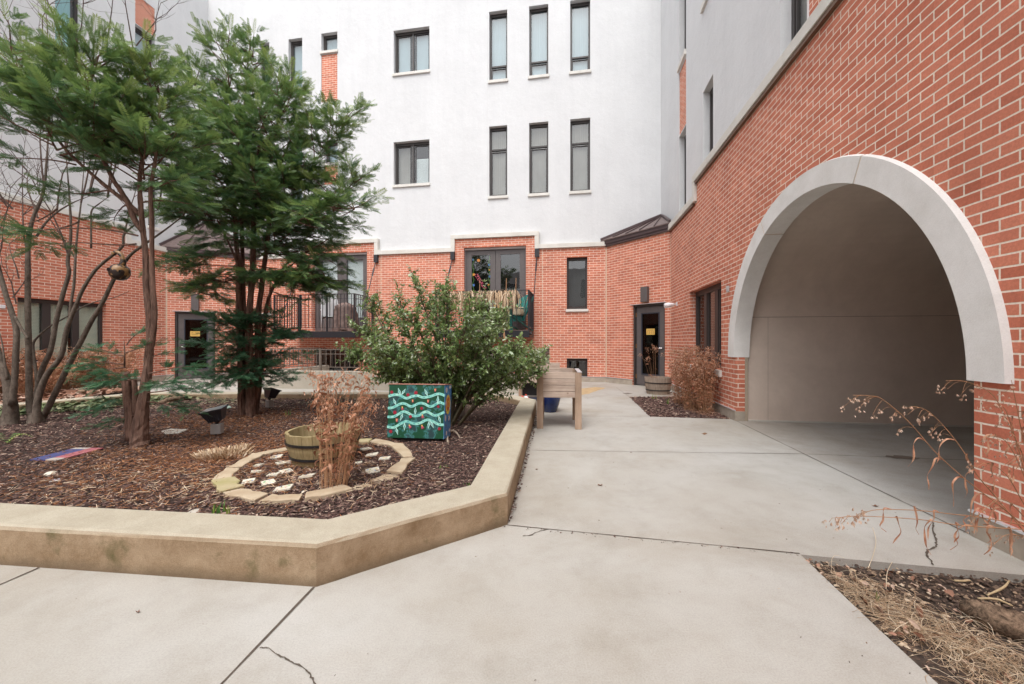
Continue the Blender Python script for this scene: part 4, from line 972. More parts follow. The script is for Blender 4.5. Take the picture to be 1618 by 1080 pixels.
# curved straw strands
st_v = []; 
for i in range(6):
    t = i/5; x = t; y = .28*math.sin(t*2.6); z = .16*math.sin(t*math.pi); st_v += [(x, y-.006, z), (x, y+.006, z), (x, y, z+.008)]
st_f = [(3*i+a, 3*i+b, 3*i+3+b, 3*i+3+a) for i in range(5) for a, b in ((0, 1), (1, 2), (2, 0))]
def strands(name, n, sampler, lr, label, z, cat='straw', mt='straw', hzs=1.0):
    P = sampler(n); n = len(P); a = RS.uniform(0, 2*math.pi, n)
    d = np.stack([np.cos(a), np.sin(a), RS.uniform(-.12, .25, n)], 1); up = np.stack([RS.normal(0, .5, n), RS.normal(0, .5, n), np.ones(n)], 1)
    A = axes(d, up, RS.uniform(lr[0], lr[1], n), 0, (RS.uniform(.5, 1.8, n)*np.where(RS.rand(n) < .5, 1, -1))[:, None], hzs)
    o = inst(name, st_v, st_f, A, np.concatenate([P, (z+RS.rand(n)*.02)[:, None]], 1), RS.rand(n), M[mt])
    return tag(o, label, cat, kind='stuff')
def samp_front(n):
    P = []
    while len(P) < n:
        t = random.random(); x = 1.50+t*.42+random.gauss(0, .05+.13*t); y = 2.02-t*1.0+random.gauss(0, .045+.08*t)
        if inpoly(x-.05, y+.03, BEDF) and inpoly(x-.05, y-.03, BEDF): P.append((x, y))
    return np.array(P)
strands('straw_pile', 2300, samp_front, (.03, .13), 'tangled pale straw heaped along the edge of the foreground bed', -.03, 'straw pile')
scatter('leaf_litter', BEDF, 360, -.025, (.02, .055), (.45, .8), M['leaflit'], 'brown dead leaves lying on the foreground bed', near=False, lift=.008, hz=.7, tv=leaf_v, tf=leaf_f, cat='leaf litter', tilt=.5, fn=lambda X, Y: (X < 2.05-.55*(2.1-Y)*0+.0) | (RS.rand(len(X)) < .15))
def samp_wall(n): 
    P = []
    while len(P) < n:
        t = random.random(); c = FR.world(FR.px(1150, 655)[0]-t*2.2, -.12-.25*random.random(), 0)
        P.append((c.x+random.gauss(0, .09), c.y+random.gauss(0, .09)))
    return np.array(P)
strands('straw_litter', 700, samp_wall, (.06, .2), 'reddish straw swept against the foot of the arch wall', .0, 'straw litter', 'oats')

# leaf-litter strip in the gap along the kerb
gp = [(p[0], p[1]) for p in ((-.05, 2.5), (-.0, 2.52), (.44, 6.4), (.40, 6.4))]
scatter('leaf_litter', gp, 260, .003, (.012, .03), (.4, .8), M['chips'], 'crumbs of bark in the gap between the kerb and the walk', near=False, cat='leaf litter')

scatter('path_crumbs', [(-3, .9), (1.3, .9), (2.2, 2.3), (2.9, 4), (2.9, 8), (.5, 8), (.45, 6), (0, 2.4), (-.9, 1.8), (-3, 2.0)], 170, .001, (.003, .010), (.3, .8), M['pebbles'], 'tiny crumbs of bark and grit on the walk', near=False, cat='grit', lift=.0006)
scatter('path_crumbs', [(-.1, 2.46), (1.55, 2.13), (1.55, 2.17), (-.1, 2.5)], 90, .001, (.004, .012), (.3, .8), M['chips'], 'bits of bark caught in the front paving joint', near=False, cat='grit', lift=.0006)
# ================================================================ PLANTS
GZ = SZ-.005
# yew spray: a flat feather of needles along a twig
sv = []; sf = []
def needle(px_, ang, l, w, z):
    c, s_ = math.cos(ang), math.sin(ang); k = len(sv)
    sv.extend([(px_, 0, z), (px_+c*l*.5-s_*w, s_*l*.5+c*w, z+.012), (px_+c*l, s_*l, z+.03), (px_+c*l*.5+s_*w, s_*l*.5-c*w, z-.0)]); sf.append((k, k+1, k+2, k+3))
for i in range(11):
    for sd_ in (1, -1): needle(i*.085, sd_*(1.05-.035*i), .30*(1-.35*abs(i/10-.45)), .030, .02*(i % 2))
needle(.86, 0, .22, .03, 0)
sv.extend([(0, -.012, -.01), (0, .012, -.01), (.9, .004, 0), (.9, -.004, 0)]); sf.append((len(sv)-4, len(sv)-3, len(sv)-2, len(sv)-1))

class Crown:
    def __init__(s): s.p = []; s.d = []; s.u = []; s.s = []; s.r = []; s.tw = MB()
    def add(s, p, d, u, sz, r): s.p.append(tuple(p)); s.d.append(tuple(d)); s.u.append(tuple(u)); s.s.append(sz); s.r.append(r)
    def build(s, name, tv, tf, material, parent, roll=.55):
        n = len(s.p); A = axes(np.array(s.d), np.array(s.u), np.array(s.s), RS.normal(0, roll, n))
        return inst(name, tv, tf, A, np.array(s.p), np.clip(s.r, 0, 1), material, parent)

def yew_branch(cr, p, az, L_, rise, r0=.009, dens=1.0, tone=.4, step=.075, side=.42, start=.22, spr=(.085, .14)):
    """one limb: rises, levels and droops; side twigs lie in its plane and carry flat sprays"""
    d = Vector((math.cos(az)*math.cos(rise), math.sin(az)*math.cos(rise), math.sin(rise))); n = max(4, int(L_/step)); pts = [Vector(p)]
    q = Vector(p); bend = random.uniform(-.9, .9); ph = random.uniform(0, 6)
    for i in range(n):
        t = i/n; d2 = d.copy(); e = (rise*(1-.45*t)+.12*t if rise > .12 else rise-(rise+.15)*t**1.1*.8)+.12*math.sin(ph+t*5)
        a = az+bend*t*.35+.08*math.sin(ph*2+t*7)
        d2 = Vector((math.cos(a)*math.cos(e), math.sin(a)*math.cos(e), math.sin(e))); q = q+d2*step; pts.append(q.copy())
        if t > start and random.random() < dens:
            for sd_ in (1, -1):
                if random.random() < .12: continue
                sl = side*L_**.5*(1-t*.72)*random.uniform(.55, 1.15); aa = a+sd_*random.uniform(.65, 1.15); ee = e*.6+random.uniform(-.45, .40)
                td = Vector((math.cos(aa)*math.cos(ee), math.sin(aa)*math.cos(ee), math.sin(ee)))
                m = max(3, int(sl/.045)); tp = q.copy(); tw = [tp.copy()]
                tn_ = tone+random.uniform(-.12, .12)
                for j in range(m):
                    td = (td+Vector((0, 0, -.045 if rise < .12 else -.012))).normalized(); tp = tp+td*.045; tw.append(tp.copy())
                    for s2 in ((1, -1, 0) if j < m-1 else (0,)):
                        if random.random() < .1: continue
                        a3 = math.atan2(td.y, td.x)+s2*random.uniform(.5, .85); e3 = math.asin(max(-1, min(1, td.z)))+random.uniform(-.35, .50)
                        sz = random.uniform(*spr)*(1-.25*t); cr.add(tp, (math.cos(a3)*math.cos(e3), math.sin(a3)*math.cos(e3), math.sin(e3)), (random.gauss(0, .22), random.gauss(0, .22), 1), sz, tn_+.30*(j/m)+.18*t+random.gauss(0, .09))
                if sl > .18: cr.tw.tube([tw[0], tw[len(tw)//2], tw[-1]], [.0035, .0028, .0015], 3, cap=False)
    cr.add(q, d2, (0, 0, 1), spr[1]*1.3, tone+.5); 
    k = max(1, len(pts)//7)
    P = pts[::k]+[pts[-1]]; cr.tw.tube(P, [r0*(1-.85*i/(len(P)-1)) for i in range(len(P))], 5, cap=False)

def stempath(pix, Y, dy=0.0, base=None):
    pts = [P3(u, v, Y+dy*i) for i, (u, v) in enumerate(pix)]
    if base is not None: pts[0] = Vector(base)
    return pts

# ---- yew with one twisted trunk (nearer)
bY = G(222, 706, GZ); Yt = bY.y
t1 = empty('yew_tree', bY); tag(t1, 'yew with a single twisted flaky trunk and wide spreading crown, nearer to the camera', 'tree', 'yew trees in the mulch bed')
def relbuild(mb, name, material, parent, **k):
    mb.v = [(p[0]-parent.location.x, p[1]-parent.location.y, p[2]-parent.location.z) for p in mb.v]
    return mb.build(name, material, parent, **k)
def flaky(mb, pts, rad, nn=12, wob=.22): mb.tube(catmull(pts, 5), np.interp(np.linspace(0, 1, 5*(len(pts)-1)+1), np.linspace(0, 1, len(rad)), rad).tolist(), nn, wob=wob)
mb = MB(); main = [P3(u, v, Yt+o) for u, v, o in ((222, 716, 0), (221, 690, 0), (224, 655, .0), (229, 615, .01), (234, 575, .02), (237, 540, .03), (236, 500, .03), (231, 450, .04), (230, 400, .04), (226, 366, .03), (222, 320, 0), (221, 280, .05), (226, 235, .1), (228, 185, .12), (226, 130, .15))]
flaky(mb, main, [.088, .072, .055, .042, .037, .034, .031, .028, .026, .024, .021, .018, .014, .009, .004])
relbuild(mb, 'trunk', M['yewbark'], t1, smooth=False)
for pix, rad in (([(233, 580), (240, 540), (244, 500), (241, 450), (240, 400), (240, 350), (238, 300), (246, 250), (250, 200), (252, 150)], [.030, .025, .024, .023, .021, .019, .017, .013, .009, .004]),
                 ([(208, 695), (206, 655), (202, 625), (199, 600), (198, 588)], [.05, .045, .038, .036, .034]), ([(214, 655), (214, 630), (213, 610), (212, 598)], [.03, .026, .022, .022]),
                 ([(226, 366), (212, 345), (203, 322), (190, 300), (178, 282), (160, 245), (140, 210), (136, 165), (142, 115), (150, 80)], [.028, .026, .024, .022, .020, .018, .016, .013, .009, .004]),
                 ([(222, 340), (200, 318), (180, 304), (140, 270), (95, 225), (50, 150), (15, 60)], [.022, .02, .018, .015, .012, .009, .004])):
    mb = MB(); flaky(mb, [P3(u, v, Yt+.03-.01*i) for i, (u, v) in enumerate(pix)], rad, 10); relbuild(mb, 'limb', M['yewbark'], t1, smooth=True)
cr = Crown()
leaders = [([P3(228, 300, Yt), P3(229, 230, Yt+.1), P3(228, 112, Yt+.15)], 24), ([P3(150, 245, Yt-.15), P3(136, 180, Yt-.2), P3(148, 102, Yt-.25)], 30), ([P3(95, 245, Yt-.1), P3(55, 180, Yt-.1), P3(18, 85, Yt-.1)], 24), ([P3(248, 260, Yt+.1), P3(252, 150, Yt+.1)], 14)]
random.seed(21)
for pts, nb in leaders:
    C_ = catmull(pts, 8); nb = int(nb*1.4)
    for i in range(nb):
        t = (i+.5)/nb; p = C_[min(len(C_)-1, int(t*len(C_)))]
        L_ = (1.0-.70*t)*random.uniform(.7, 1.15)*.74; az = i*2.4+random.uniform(-.5, .5)
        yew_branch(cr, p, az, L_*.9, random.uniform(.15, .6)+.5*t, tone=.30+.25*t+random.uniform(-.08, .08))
    yew_branch(cr, C_[-1], random.uniform(0, 6), .25, 1.2, tone=.55)
for (u, v, az, L_) in ((180, 300, 2.9, .85), (120, 260, 3.3, .8), (222, 320, .2, .6), (205, 325, 2.6, 1.0), (230, 300, -.4, .65)):
    yew_branch(cr, P3(u, v, Yt), az, L_, .12, tone=.28, start=.35)
for (u, v, az, L_, rs) in ((218, 372, 3.3, 1.35, .12), (215, 385, 3.0, 1.1, .0), (90, 330, 3.2, .5, -.5), (125, 350, 3.4, .5, -.4)):
    yew_branch(cr, P3(u, v, Yt), az, L_, rs, tone=.22, start=.55, side=.3)
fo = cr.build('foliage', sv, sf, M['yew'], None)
fo.parent = t1; fo.data.transform(Matrix.Translation(-bY)); relbuild(cr.tw, 'branch', M['yewbark'], t1, smooth=True, recalc=False)
# basal shoots
cr = Crown(); random.seed(5)
for (u, v, az, L_, rs) in ((196, 562, 3.0, .34, .25), (196, 558, .3, .26, .3), (200, 545, 1.5, .2, 1.0), (197, 575, 3.3, .42, .05), (199, 580, 3.6, .34, .0), (203, 600, 2.9, .40, -.05), (206, 625, 3.0, .34, -.1), (207, 640, 3.5, .33, -.15),
                           (236, 590, .1, .42, .15), (236, 605, -.2, .46, .1), (234, 620, .3, .50, .05), (238, 600, -.6, .4, .0), (232, 635, .0, .45, -.05), (225, 600, -1.5, .2, .2), (210, 600, -1.9, .25, .0), (205, 590, -2.4, .3, .1), (228, 570, .5, .3, .5), (212, 655, 3.1, .25, -.4)):
    yew_branch(cr, P3(u, v, Yt), az, L_, rs, r0=.007, tone=.35, step=.05, side=.30, start=.15, spr=(.065, .10))
cr.tw.tube([P3(197, 580, Yt), P3(197, 555, Yt), P3(196, 537, Yt)], [.008, .006, .002], 5)
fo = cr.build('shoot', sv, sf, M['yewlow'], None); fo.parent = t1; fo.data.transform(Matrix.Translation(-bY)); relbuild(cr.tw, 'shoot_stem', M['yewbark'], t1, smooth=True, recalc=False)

# ---- many-stemmed yew
bY2 = G(390, 657, GZ); Y2 = bY2.y
t2 = empty('yew_tree', bY2); tag(t2, 'big yew with a bundle of red-brown trunks, in front of the far balcony', 'tree', 'yew trees in the mulch bed')
STR = .74
stems = [([(383, 664), (383, 620), (380, 570), (378, 520), (377, 470), (376, 420), (372, 360), (370, 300), (366, 220), (362, 140), (358, 60)], [.085, .075, .055, .05, .046, .042, .038, .032, .024, .014, .004], 0),
         ([(390, 664), (389, 620), (386, 570), (386, 510), (384, 450), (383, 400), (382, 340), (383, 280), (385, 200), (390, 120), (396, 60)], [.07, .065, .05, .042, .04, .036, .034, .028, .02, .012, .004], .09),
         ([(396, 664), (395, 615), (394, 560), (394, 500), (398, 440), (400, 390), (402, 330), (405, 270), (415, 200), (430, 150)], [.085, .075, .06, .055, .05, .046, .042, .03, .02, .008], -.06),
         ([(402, 662), (407, 610), (408, 560), (408, 500), (414, 450), (420, 400), (426, 350), (434, 290), (455, 230), (480, 180)], [.07, .065, .055, .05, .044, .038, .034, .028, .02, .008], .05),
         ([(400, 655), (412, 590), (416, 540), (422, 480), (440, 440), (470, 410)], [.05, .045, .04, .032, .02, .01], .15),
         ([(440, 435), (455, 415), (490, 395), (530, 370)], [.02, .018, .014, .006], .1), ([(377, 420), (362, 385), (345, 350), (320, 300)], [.02, .018, .014, .006], -.05)]
for pix, rad, o in stems:
    mb = MB(); flaky(mb, [P3(u, v, Y2+o) for u, v in pix], [q*STR for q in rad], 11, .25); relbuild(mb, 'trunk', M['yewbark'], t2, smooth=False)
cr = Crown(); random.seed(33)
def leader(cr, pts, nb, L0, taper, rr=(.1, .4), tone=.28, up=.5, **k):
    C_ = catmull(pts, 8); nb = int(nb*1.45)
    for i in range(nb):
        t = (i+.5)/nb; p = C_[min(len(C_)-1, int(t*len(C_)))]
        yew_branch(cr, p, i*2.4+random.uniform(-.6, .6), L0*(1-taper*t)*random.uniform(.75, 1.15), random.uniform(*rr)+up*t, tone=tone+.22*t+random.uniform(-.08, .08), **k)
    yew_branch(cr, C_[-1], random.uniform(0, 6), .32, 1.25, tone=.55)
leader(cr, [P3(372, 350, Y2), P3(368, 230, Y2), P3(358, 82, Y2)], 34, .98, .76)
leader(cr, [P3(388, 300, Y2+.1), P3(392, 190, Y2+.1), P3(400, 90, Y2+.1)], 28, .9, .76)
leader(cr, [P3(415, 330, Y2-.1), P3(430, 230, Y2-.2), P3(450, 150, Y2-.2)], 32, .92, .62)
leader(cr, [P3(350, 330, Y2), P3(328, 240, Y2), P3(308, 135, Y2)], 28, .78, .68)
leader(cr, [P3(440, 340, Y2), P3(490, 260, Y2), P3(545, 195, Y2)], 30, .72, .5)
leader(cr, [P3(420, 400, Y2), P3(480, 350, Y2+.1), P3(560, 290, Y2)], 30, .68, .45, tone=.25)
leader(cr, [P3(420, 400, Y2+.3), P3(470, 380, Y2+.4), P3(530, 355, Y2+.3)], 22, .6, .3, rr=(-.3, .15), tone=.18, up=.1)
leader(cr, [P3(420, 430, Y2-.1), P3(465, 430, Y2-.1), P3(515, 440, Y2-.1)], 22, .52, .3, rr=(-.5, .1), tone=.18, up=.0)
leader(cr, [P3(470, 350, Y2-.3), P3(510, 330, Y2-.3), P3(560, 330, Y2-.3)], 20, .55, .3, rr=(-.3, .2), tone=.25, up=.1)
leader(cr, [P3(360, 330, Y2-.2), P3(330, 330, Y2-.3), P3(295, 335, Y2-.3)], 20, .62, .3, rr=(-.3, .2), tone=.22, up=.1)
leader(cr, [P3(375, 430, Y2), P3(345, 445, Y2), P3(318, 462, Y2)], 12, .28, .3, rr=(-.5, .1), tone=.22, up=.0)
for (u, v, az, L_, rs) in ((378, 400, 3.1, 1.05, -.05), (378, 380, 2.7, 1.15, .05), (376, 420, 3.5, 1.0, -.1), (376, 440, 3.15, .95, -.12), (408, 420, .3, 1.0, -.05), (410, 400, -.3, 1.1, .0), (420, 430, .1, .95, -.15), (425, 440, -.2, .8, -.25), (405, 380, 5.0, .8, -.1), (395, 380, 4.4, .8, -.1),
                           (380, 350, 3.6, 1.1, .05), (400, 360, 1.6, .9, 0), (430, 400, .05, 1.1, .0), (385, 400, 4.0, .7, -.2), (440, 440, .4, .6, -.3), (470, 420, .2, .7, -.5), (470, 400, 5.6, .6, -.6), (500, 400, .3, .5, -.6), (340, 400, 3.2, .45, -.6), (350, 430, 3.0, .4, -.5), (430, 460, -.3, .6, -.4), (440, 450, -.1, .75, -.2), (377, 340, 3.0, 1.2, .15), (377, 310, 3.3, 1.2, .2)):
    yew_branch(cr, P3(u, v, Y2), az, L_, rs, tone=.20, start=.3)
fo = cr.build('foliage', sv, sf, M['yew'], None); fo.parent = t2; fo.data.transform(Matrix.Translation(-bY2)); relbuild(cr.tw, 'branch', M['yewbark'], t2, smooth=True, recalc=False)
cr = Crown(); random.seed(8)
for i in range(64):
    t = i/64; v = 500+105*t; u = random.choice((378, 385, 398, 408, 412)); az = i*2.399; L_ = random.uniform(.32, .62)*(1-.3*abs(t-.4))
    yew_branch(cr, P3(u, v, Y2), az, L_, random.uniform(-.35, .5), r0=.007, tone=.3, step=.055, side=.40, start=.12, spr=(.07, .115))
for (u, v, az, L_) in ((378, 540, 3.1, .75), (378, 525, 2.9, .6), (412, 560, .1, .7), (412, 590, -.1, .6), (410, 530, .2, .6), (380, 590, 3.4, .5)):
    yew_branch(cr, P3(u, v, Y2), az, L_, .1, r0=.007, tone=.3, step=.055, side=.34, start=.12, spr=(.07, .11))
fo = cr.build('shoot', sv, sf, M['yewlow'], None); fo.parent = t2; fo.data.transform(Matrix.Translation(-bY2)); relbuild(cr.tw, 'shoot_stem', M['yewbark'], t2, smooth=True, recalc=False)

# ---- bare grey-barked shrubs-trees on the left
def twigs(mb, p, d, L_, r, depth, up=.12, tips=None):
    n = 4; pts = [Vector(p)]; q = Vector(p); dd = Vector(d).normalized()
    for i in range(n):
        dd = (dd+Vector((random.gauss(0, .13), random.gauss(0, .13), random.gauss(0, .10)+up*.35))).normalized(); q = q+dd*L_/n; pts.append(q.copy())
        if depth > 0 and i > 0:
            for _ in range(random.choice((1, 1, 2))):
                o = Vector((random.gauss(0, 1), random.gauss(0, 1), random.gauss(0, .6))); o = (o-dd*o.dot(dd)).normalized()
                twigs(mb, q, dd*.75+o*.62, L_*random.uniform(.4, .65), r*.5, depth-1, up, tips)
    mb.tube(pts, [r*(1-.7*i/n) for i in range(n+1)], 5 if r > .006 else 3, cap=False)
    if tips is not None: tips.append(q)
random.seed(44)
bY3 = G(57, 668, GZ); Y3 = bY3.y
t3 = empty('bare_tree', bY3); tag(t3, 'leafless smooth grey tree fanning out in front of the blinds, holding the gourd', 'tree', 'leafless grey trees by the far left wall')
limbs3 = [([(52, 676), (47, 640), (46, 600), (45, 540), (44, 480), (44, 420), (45, 380), (52, 345), (68, 305), (74, 250), (78, 180)], [.052, .046, .042, .04, .038, .034, .03, .026, .02, .014, .006], 0),
          ([(54, 674), (58, 625), (66, 585), (80, 553), (89, 506), (99, 466), (109, 431), (107, 412), (112, 370), (110, 315), (104, 240)], [.045, .042, .04, .036, .034, .032, .028, .026, .02, .014, .006], .15),
          ([(57, 676), (60, 630), (74, 592), (96, 563), (106, 518), (121, 480), (132, 455), (152, 425), (179, 402), (194, 388), (196, 370), (217, 352), (250, 330)], [.055, .048, .04, .036, .032, .028, .026, .024, .022, .02, .016, .012, .005], -.08),
          ([(60, 674), (78, 640), (98, 598), (126, 543), (143, 510), (163, 476), (181, 439), (204, 405), (225, 388), (262, 362), (290, 340)], [.048, .044, .04, .037, .034, .031, .028, .024, .02, .014, .006], .05),
          ([(110, 500), (112, 480), (117, 447), (119, 408), (122, 370), (128, 320), (133, 260)], [.022, .02, .019, .017, .014, .01, .004], .0),
          ([(56, 640), (58, 600), (53, 560), (53, 541), (64, 528), (81, 514), (106, 500), (130, 485), (153, 476), (180, 470), (204, 460)], [.028, .024, .022, .018, .014, .012, .011, .010, .009, .006, .003], .2),
          ([(58, 373), (72, 352), (90, 335), (115, 320), (140, 310)], [.018, .016, .013, .01, .004], .0), ([(144, 392), (144, 350), (145, 332), (156, 322), (170, 312)], [.016, .014, .013, .010, .004], .35)]
for pix, rad, o in limbs3:
    P = [P3(u, v, Y3+o) for u, v in pix]; mb = MB(); mb.tube(catmull(P, 4), np.interp(np.linspace(0, 1, 4*(len(P)-1)+1), np.linspace(0, 1, len(rad)), [q*.76 for q in rad]).tolist(), 10, wob=.06); relbuild(mb, 'limb', M['bark'], t3, smooth=True)
mb = MB(); tips = []
for (u, v, L_, dx) in ((44, 400, 1.0, -.3), (70, 300, 1.3, .0), (76, 200, .9, .1), (107, 400, 1.0, .0), (104, 240, 1.2, -.2), (128, 320, 1.1, .1), (170, 312, 1.0, .3), (196, 370, .7, .0), (250, 330, .8, .3), (20, 330, 1.0, -.5), (140, 310, .9, .3), (90, 335, 1.0, .1), (290, 340, .5, .5), (119, 408, .7, -.5), (60, 344, .9, -.6)):
    twigs(mb, P3(u, v, Y3), (dx, random.uniform(-.3, .3), 1), L_, .011, 2)
for (u, v, L_, dx, dz) in ((70, 90, .9, -.35, 1), (68, 85, .8, .1, 1), (120, 72, .85, .25, 1), (120, 75, .75, -.5, .8), (98, 70, .7, -.1, 1), (210, 75, .75, -.15, 1), (215, 72, .5, .5, .8), (170, 62, .6, .05, 1), (240, 60, .4, .4, .8), (40, 90, .8, -.3, 1)):
    twigs(mb, P3(u, v, Y3), (dx, random.uniform(-.2, .2), dz), L_*1.2, .008, 2)
for (u, v, u2, v2) in ((74, 250, 68, 88), (104, 240, 120, 74), (133, 260, 98, 70), (170, 312, 210, 75), (140, 310, 170, 62), (78, 180, 40, 90)):
    a, b = P3(u, v, Y3), P3(u2, v2, Y3); mb.tube(catmull([a, a.lerp(b, .5)+Vector((.06, 0, 0)), b], 5), [.008]*11, 5, cap=False)
relbuild(mb, 'twig', M['twig'], t3, smooth=True, recalc=False)
mb = MB(); mb.lathe([(.10, -.02), (.085, .03), (.075, .10), (.06, .16)], 12, tuple(P3(57, 668, Y3)-Vector((0, 0, .02)))); relbuild(mb, 'root_flare', M['bark'], t3, smooth=True)
bY4 = G(14, 671, GZ); Y4 = bY4.y
t4 = empty('bare_tree', bY4); tag(t4, 'leafless grey tree with a thick flared stump at the left edge of the photo', 'tree', 'leafless grey trees by the far left wall')
for pix, rad, o in (([(16, 680), (16, 660), (17, 640), (12, 610), (4, 580), (-8, 540), (-25, 480)], [.13, .105, .09, .06, .05, .04, .03], 0),
                    ([(17, 650), (15, 618), (8, 590), (-4, 560), (-20, 520), (-40, 470)], [.07, .06, .05, .04, .035, .02], .1),
                    ([(19, 640), (23, 600), (25, 560), (26, 522), (19, 495), (10, 468), (2, 440), (-6, 420), (-20, 380)], [.05, .042, .04, .038, .036, .034, .032, .03, .02], -.05),
                    ([(24, 500), (30, 512), (38, 525), (44, 535)], [.016, .018, .02, .016], -.05), ([(12, 600), (7, 570), (4, 545), (-2, 520)], [.02, .014, .01, .006], -.1)):
    P = [P3(u, v, Y4+o) for u, v in pix]; mb = MB(); mb.tube(catmull(P, 4), np.interp(np.linspace(0, 1, 4*(len(P)-1)+1), np.linspace(0, 1, len(rad)), [q*.74 for q in rad]).tolist(), 12, wob=.07); relbuild(mb, 'limb', M['bark'], t4, smooth=True)
mb = MB()
for (u, v, L_, dx) in ((26, 480, .5, .1), (5, 440, .8, .1), (-8, 420, 1.0, .3), (20, 470, .4, .3), (-10, 400, 1.2, .2), (30, 440, .5, .1)): twigs(mb, P3(u, v, Y4), (dx, 0, 1), L_, .009, 2)
relbuild(mb, 'twig', M['twig'], t4, smooth=True, recalc=False)

# ---- gourd bird house hanging from the fanned tree
gc = P3(189, 430, Y3-.10); gd = empty('gourd_birdhouse', gc); tag(gd, 'mottled brown gourd bird house with a round hole, hanging from a bare limb', 'bird house')
mb = MB(); n = 26
prof_ = [(0, -.100), (.04, -.097), (.073, -.080), (.098, -.045), (.107, -.005), (.104, .035), (.087, .068), (.060, .090), (.040, .10), (.028, .105)]
mb.lathe(prof_, n); g_ = mb.build('gourd', M['gourd'], gd, smooth=True); g_.rotation_euler = (0, R(4), 0)
mb = MB(); mb.tube(catmull([(.035, 0, .095), (.045, 0, .14), (.03, 0, .20), (-.01, 0, .245), (-.05, 0, .25), (-.08, 0, .235)], 4), np.interp(np.linspace(0, 1, 21), [0, .3, .7, 1], [.036, .026, .024, .03]).tolist(), 10); mb.build('neck', M['gourd'], gd, smooth=True)
mb = MB()
for ox, oz, rr in ((-.035, .02, .022), (.075, .0, .017)):
    yy = -math.sqrt(max(0, .108**2-ox**2))-.002; k = [(ox+rr*math.cos(a*math.pi/8), yy+.012*abs(math.cos(a*math.pi/8))*(1 if ox < 0 else 2.5)*0-.001, oz+rr*math.sin(a*math.pi/8)) for a in range(16)]
    mb.add(k, [tuple(range(16))])
mb.build('entry_hole', M['black'], gd, recalc=False)
mb = MB(); mb.tube([(-.02, 0, .25), (-.02, .02, .34)], .003, 5); mb.build('hanging_wire', M['steel'], gd)

# ---- holly
hv = [(0, 0, 0), (.28, .20, .05), (.62, .22, .06), (1, 0, -.06), (.62, -.22, .06), (.28, -.20, .05), (.5, 0, -.02)]
hf = [(0, 6, 1), (1, 6, 2), (2, 6, 3), (3, 6, 4), (4, 6, 5), (5, 6, 0)]
bH = G(712, 672, GZ); t5 = empty('holly_bush', bH); tag(t5, 'wide glossy green holly bush leaning out behind the painted box', 'bush')
random.seed(77); cr = Crown(); st = MB(); Hc = bH
def holly_twig(p, d, L_, tone, dens=1.0):
    n = max(3, int(L_/.032)); q = Vector(p); dd = Vector(d).normalized(); pts = [q.copy()]
    for i in range(n):
        dd = (dd+Vector((random.gauss(0, .10), random.gauss(0, .10), random.gauss(0, .08)+.035))).normalized(); q = q+dd*L_/n; pts.append(q.copy())
        for _ in range(3 if random.random() < .7*dens else 2):
            o = Vector((random.gauss(0, 1), random.gauss(0, 1), random.gauss(0, 1))); o = (o-dd*o.dot(dd)).normalized(); ld = (o+dd*.5).normalized()
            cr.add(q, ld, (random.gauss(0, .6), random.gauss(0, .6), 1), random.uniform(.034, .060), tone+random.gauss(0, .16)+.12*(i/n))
    st.tube([pts[0], pts[n//2], pts[-1]], [.0045, .0035, .0015], 4, cap=False)
def holly_limb(pts, rad, nt_, Lr, tone=.35):
    C_ = catmull(pts, 6); m = len(C_); mb = MB(); mb.tube(C_, np.interp(np.linspace(0, 1, m), np.linspace(0, 1, len(rad)), rad).tolist(), 7, wob=.08)
    relbuild(mb, 'stem', M['hollybark'], t5, smooth=True)
    for i in range(nt_):
        t = .18+.82*(i+random.random()*.7)/nt_; k = min(m-2, int(t*(m-1))); p = C_[k]; d = (C_[k+1]-C_[k]).normalized()
        o = Vector((random.gauss(0, 1), random.gauss(0, 1), random.gauss(0, .55)+.1)); o = (o-d*o.dot(d)).normalized()
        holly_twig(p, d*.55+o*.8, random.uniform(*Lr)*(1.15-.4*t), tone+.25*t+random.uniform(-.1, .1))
    holly_twig(C_[-1], C_[-1]-C_[-2], random.uniform(.15, .3), tone+.3)
YH = Hc.y
# limbs read from the photograph: fan of stems
fan = [([(705, 668), (703, 600), (690, 540), (672, 490), (655, 440)], 0.0), ([(700, 668), (680, 600), (655, 550), (640, 510), (632, 470)], .25), ([(700, 668), (672, 610), (630, 560), (596, 530), (572, 518)], .0), ([(700, 668), (668, 620), (620, 590), (575, 570), (558, 560)], -.1),
       ([(706, 668), (706, 600), (704, 540), (706, 490), (706, 452)], -.2), ([(708, 668), (718, 600), (735, 550), (752, 510), (762, 478)], .1), ([(708, 668), (725, 610), (750, 560), (775, 525), (795, 500)], -.1), ([(722, 660), (765, 620), (805, 590), (838, 572), (852, 560)], -.25),
       ([(722, 660), (770, 625), (810, 605), (840, 592), (848, 585)], .2), ([(712, 668), (735, 625), (770, 590), (800, 565), (825, 553)], .3), ([(700, 660), (690, 600), (680, 560), (660, 520), (640, 500)], -.55), ([(706, 660), (712, 600), (722, 560), (735, 520), (742, 490)], -.6),
       ([(700, 668), (660, 600), (620, 545), (596, 500), (584, 470)], .35), ([(704, 660), (700, 590), (694, 530), (690, 490), (688, 465)], .5), ([(712, 660), (740, 590), (770, 545), (785, 515), (790, 495)], .55), ([(704, 660), (670, 600), (640, 575), (610, 560), (590, 545)], -.6),
       ([(712, 660), (750, 600), (780, 575), (800, 560), (815, 545)], -.6), ([(704, 660), (690, 610), (670, 580), (640, 560), (620, 555)], .6), ([(712, 660), (740, 630), (775, 600), (800, 585), (820, 578)], .0), ([(706, 668), (720, 620), (742, 580), (760, 545), (772, 520)], -.35),
       ([(702, 668), (680, 630), (650, 600), (625, 580), (605, 575)], .2), ([(702, 668), (670, 620), (640, 600), (615, 590), (600, 588)], -.35)]
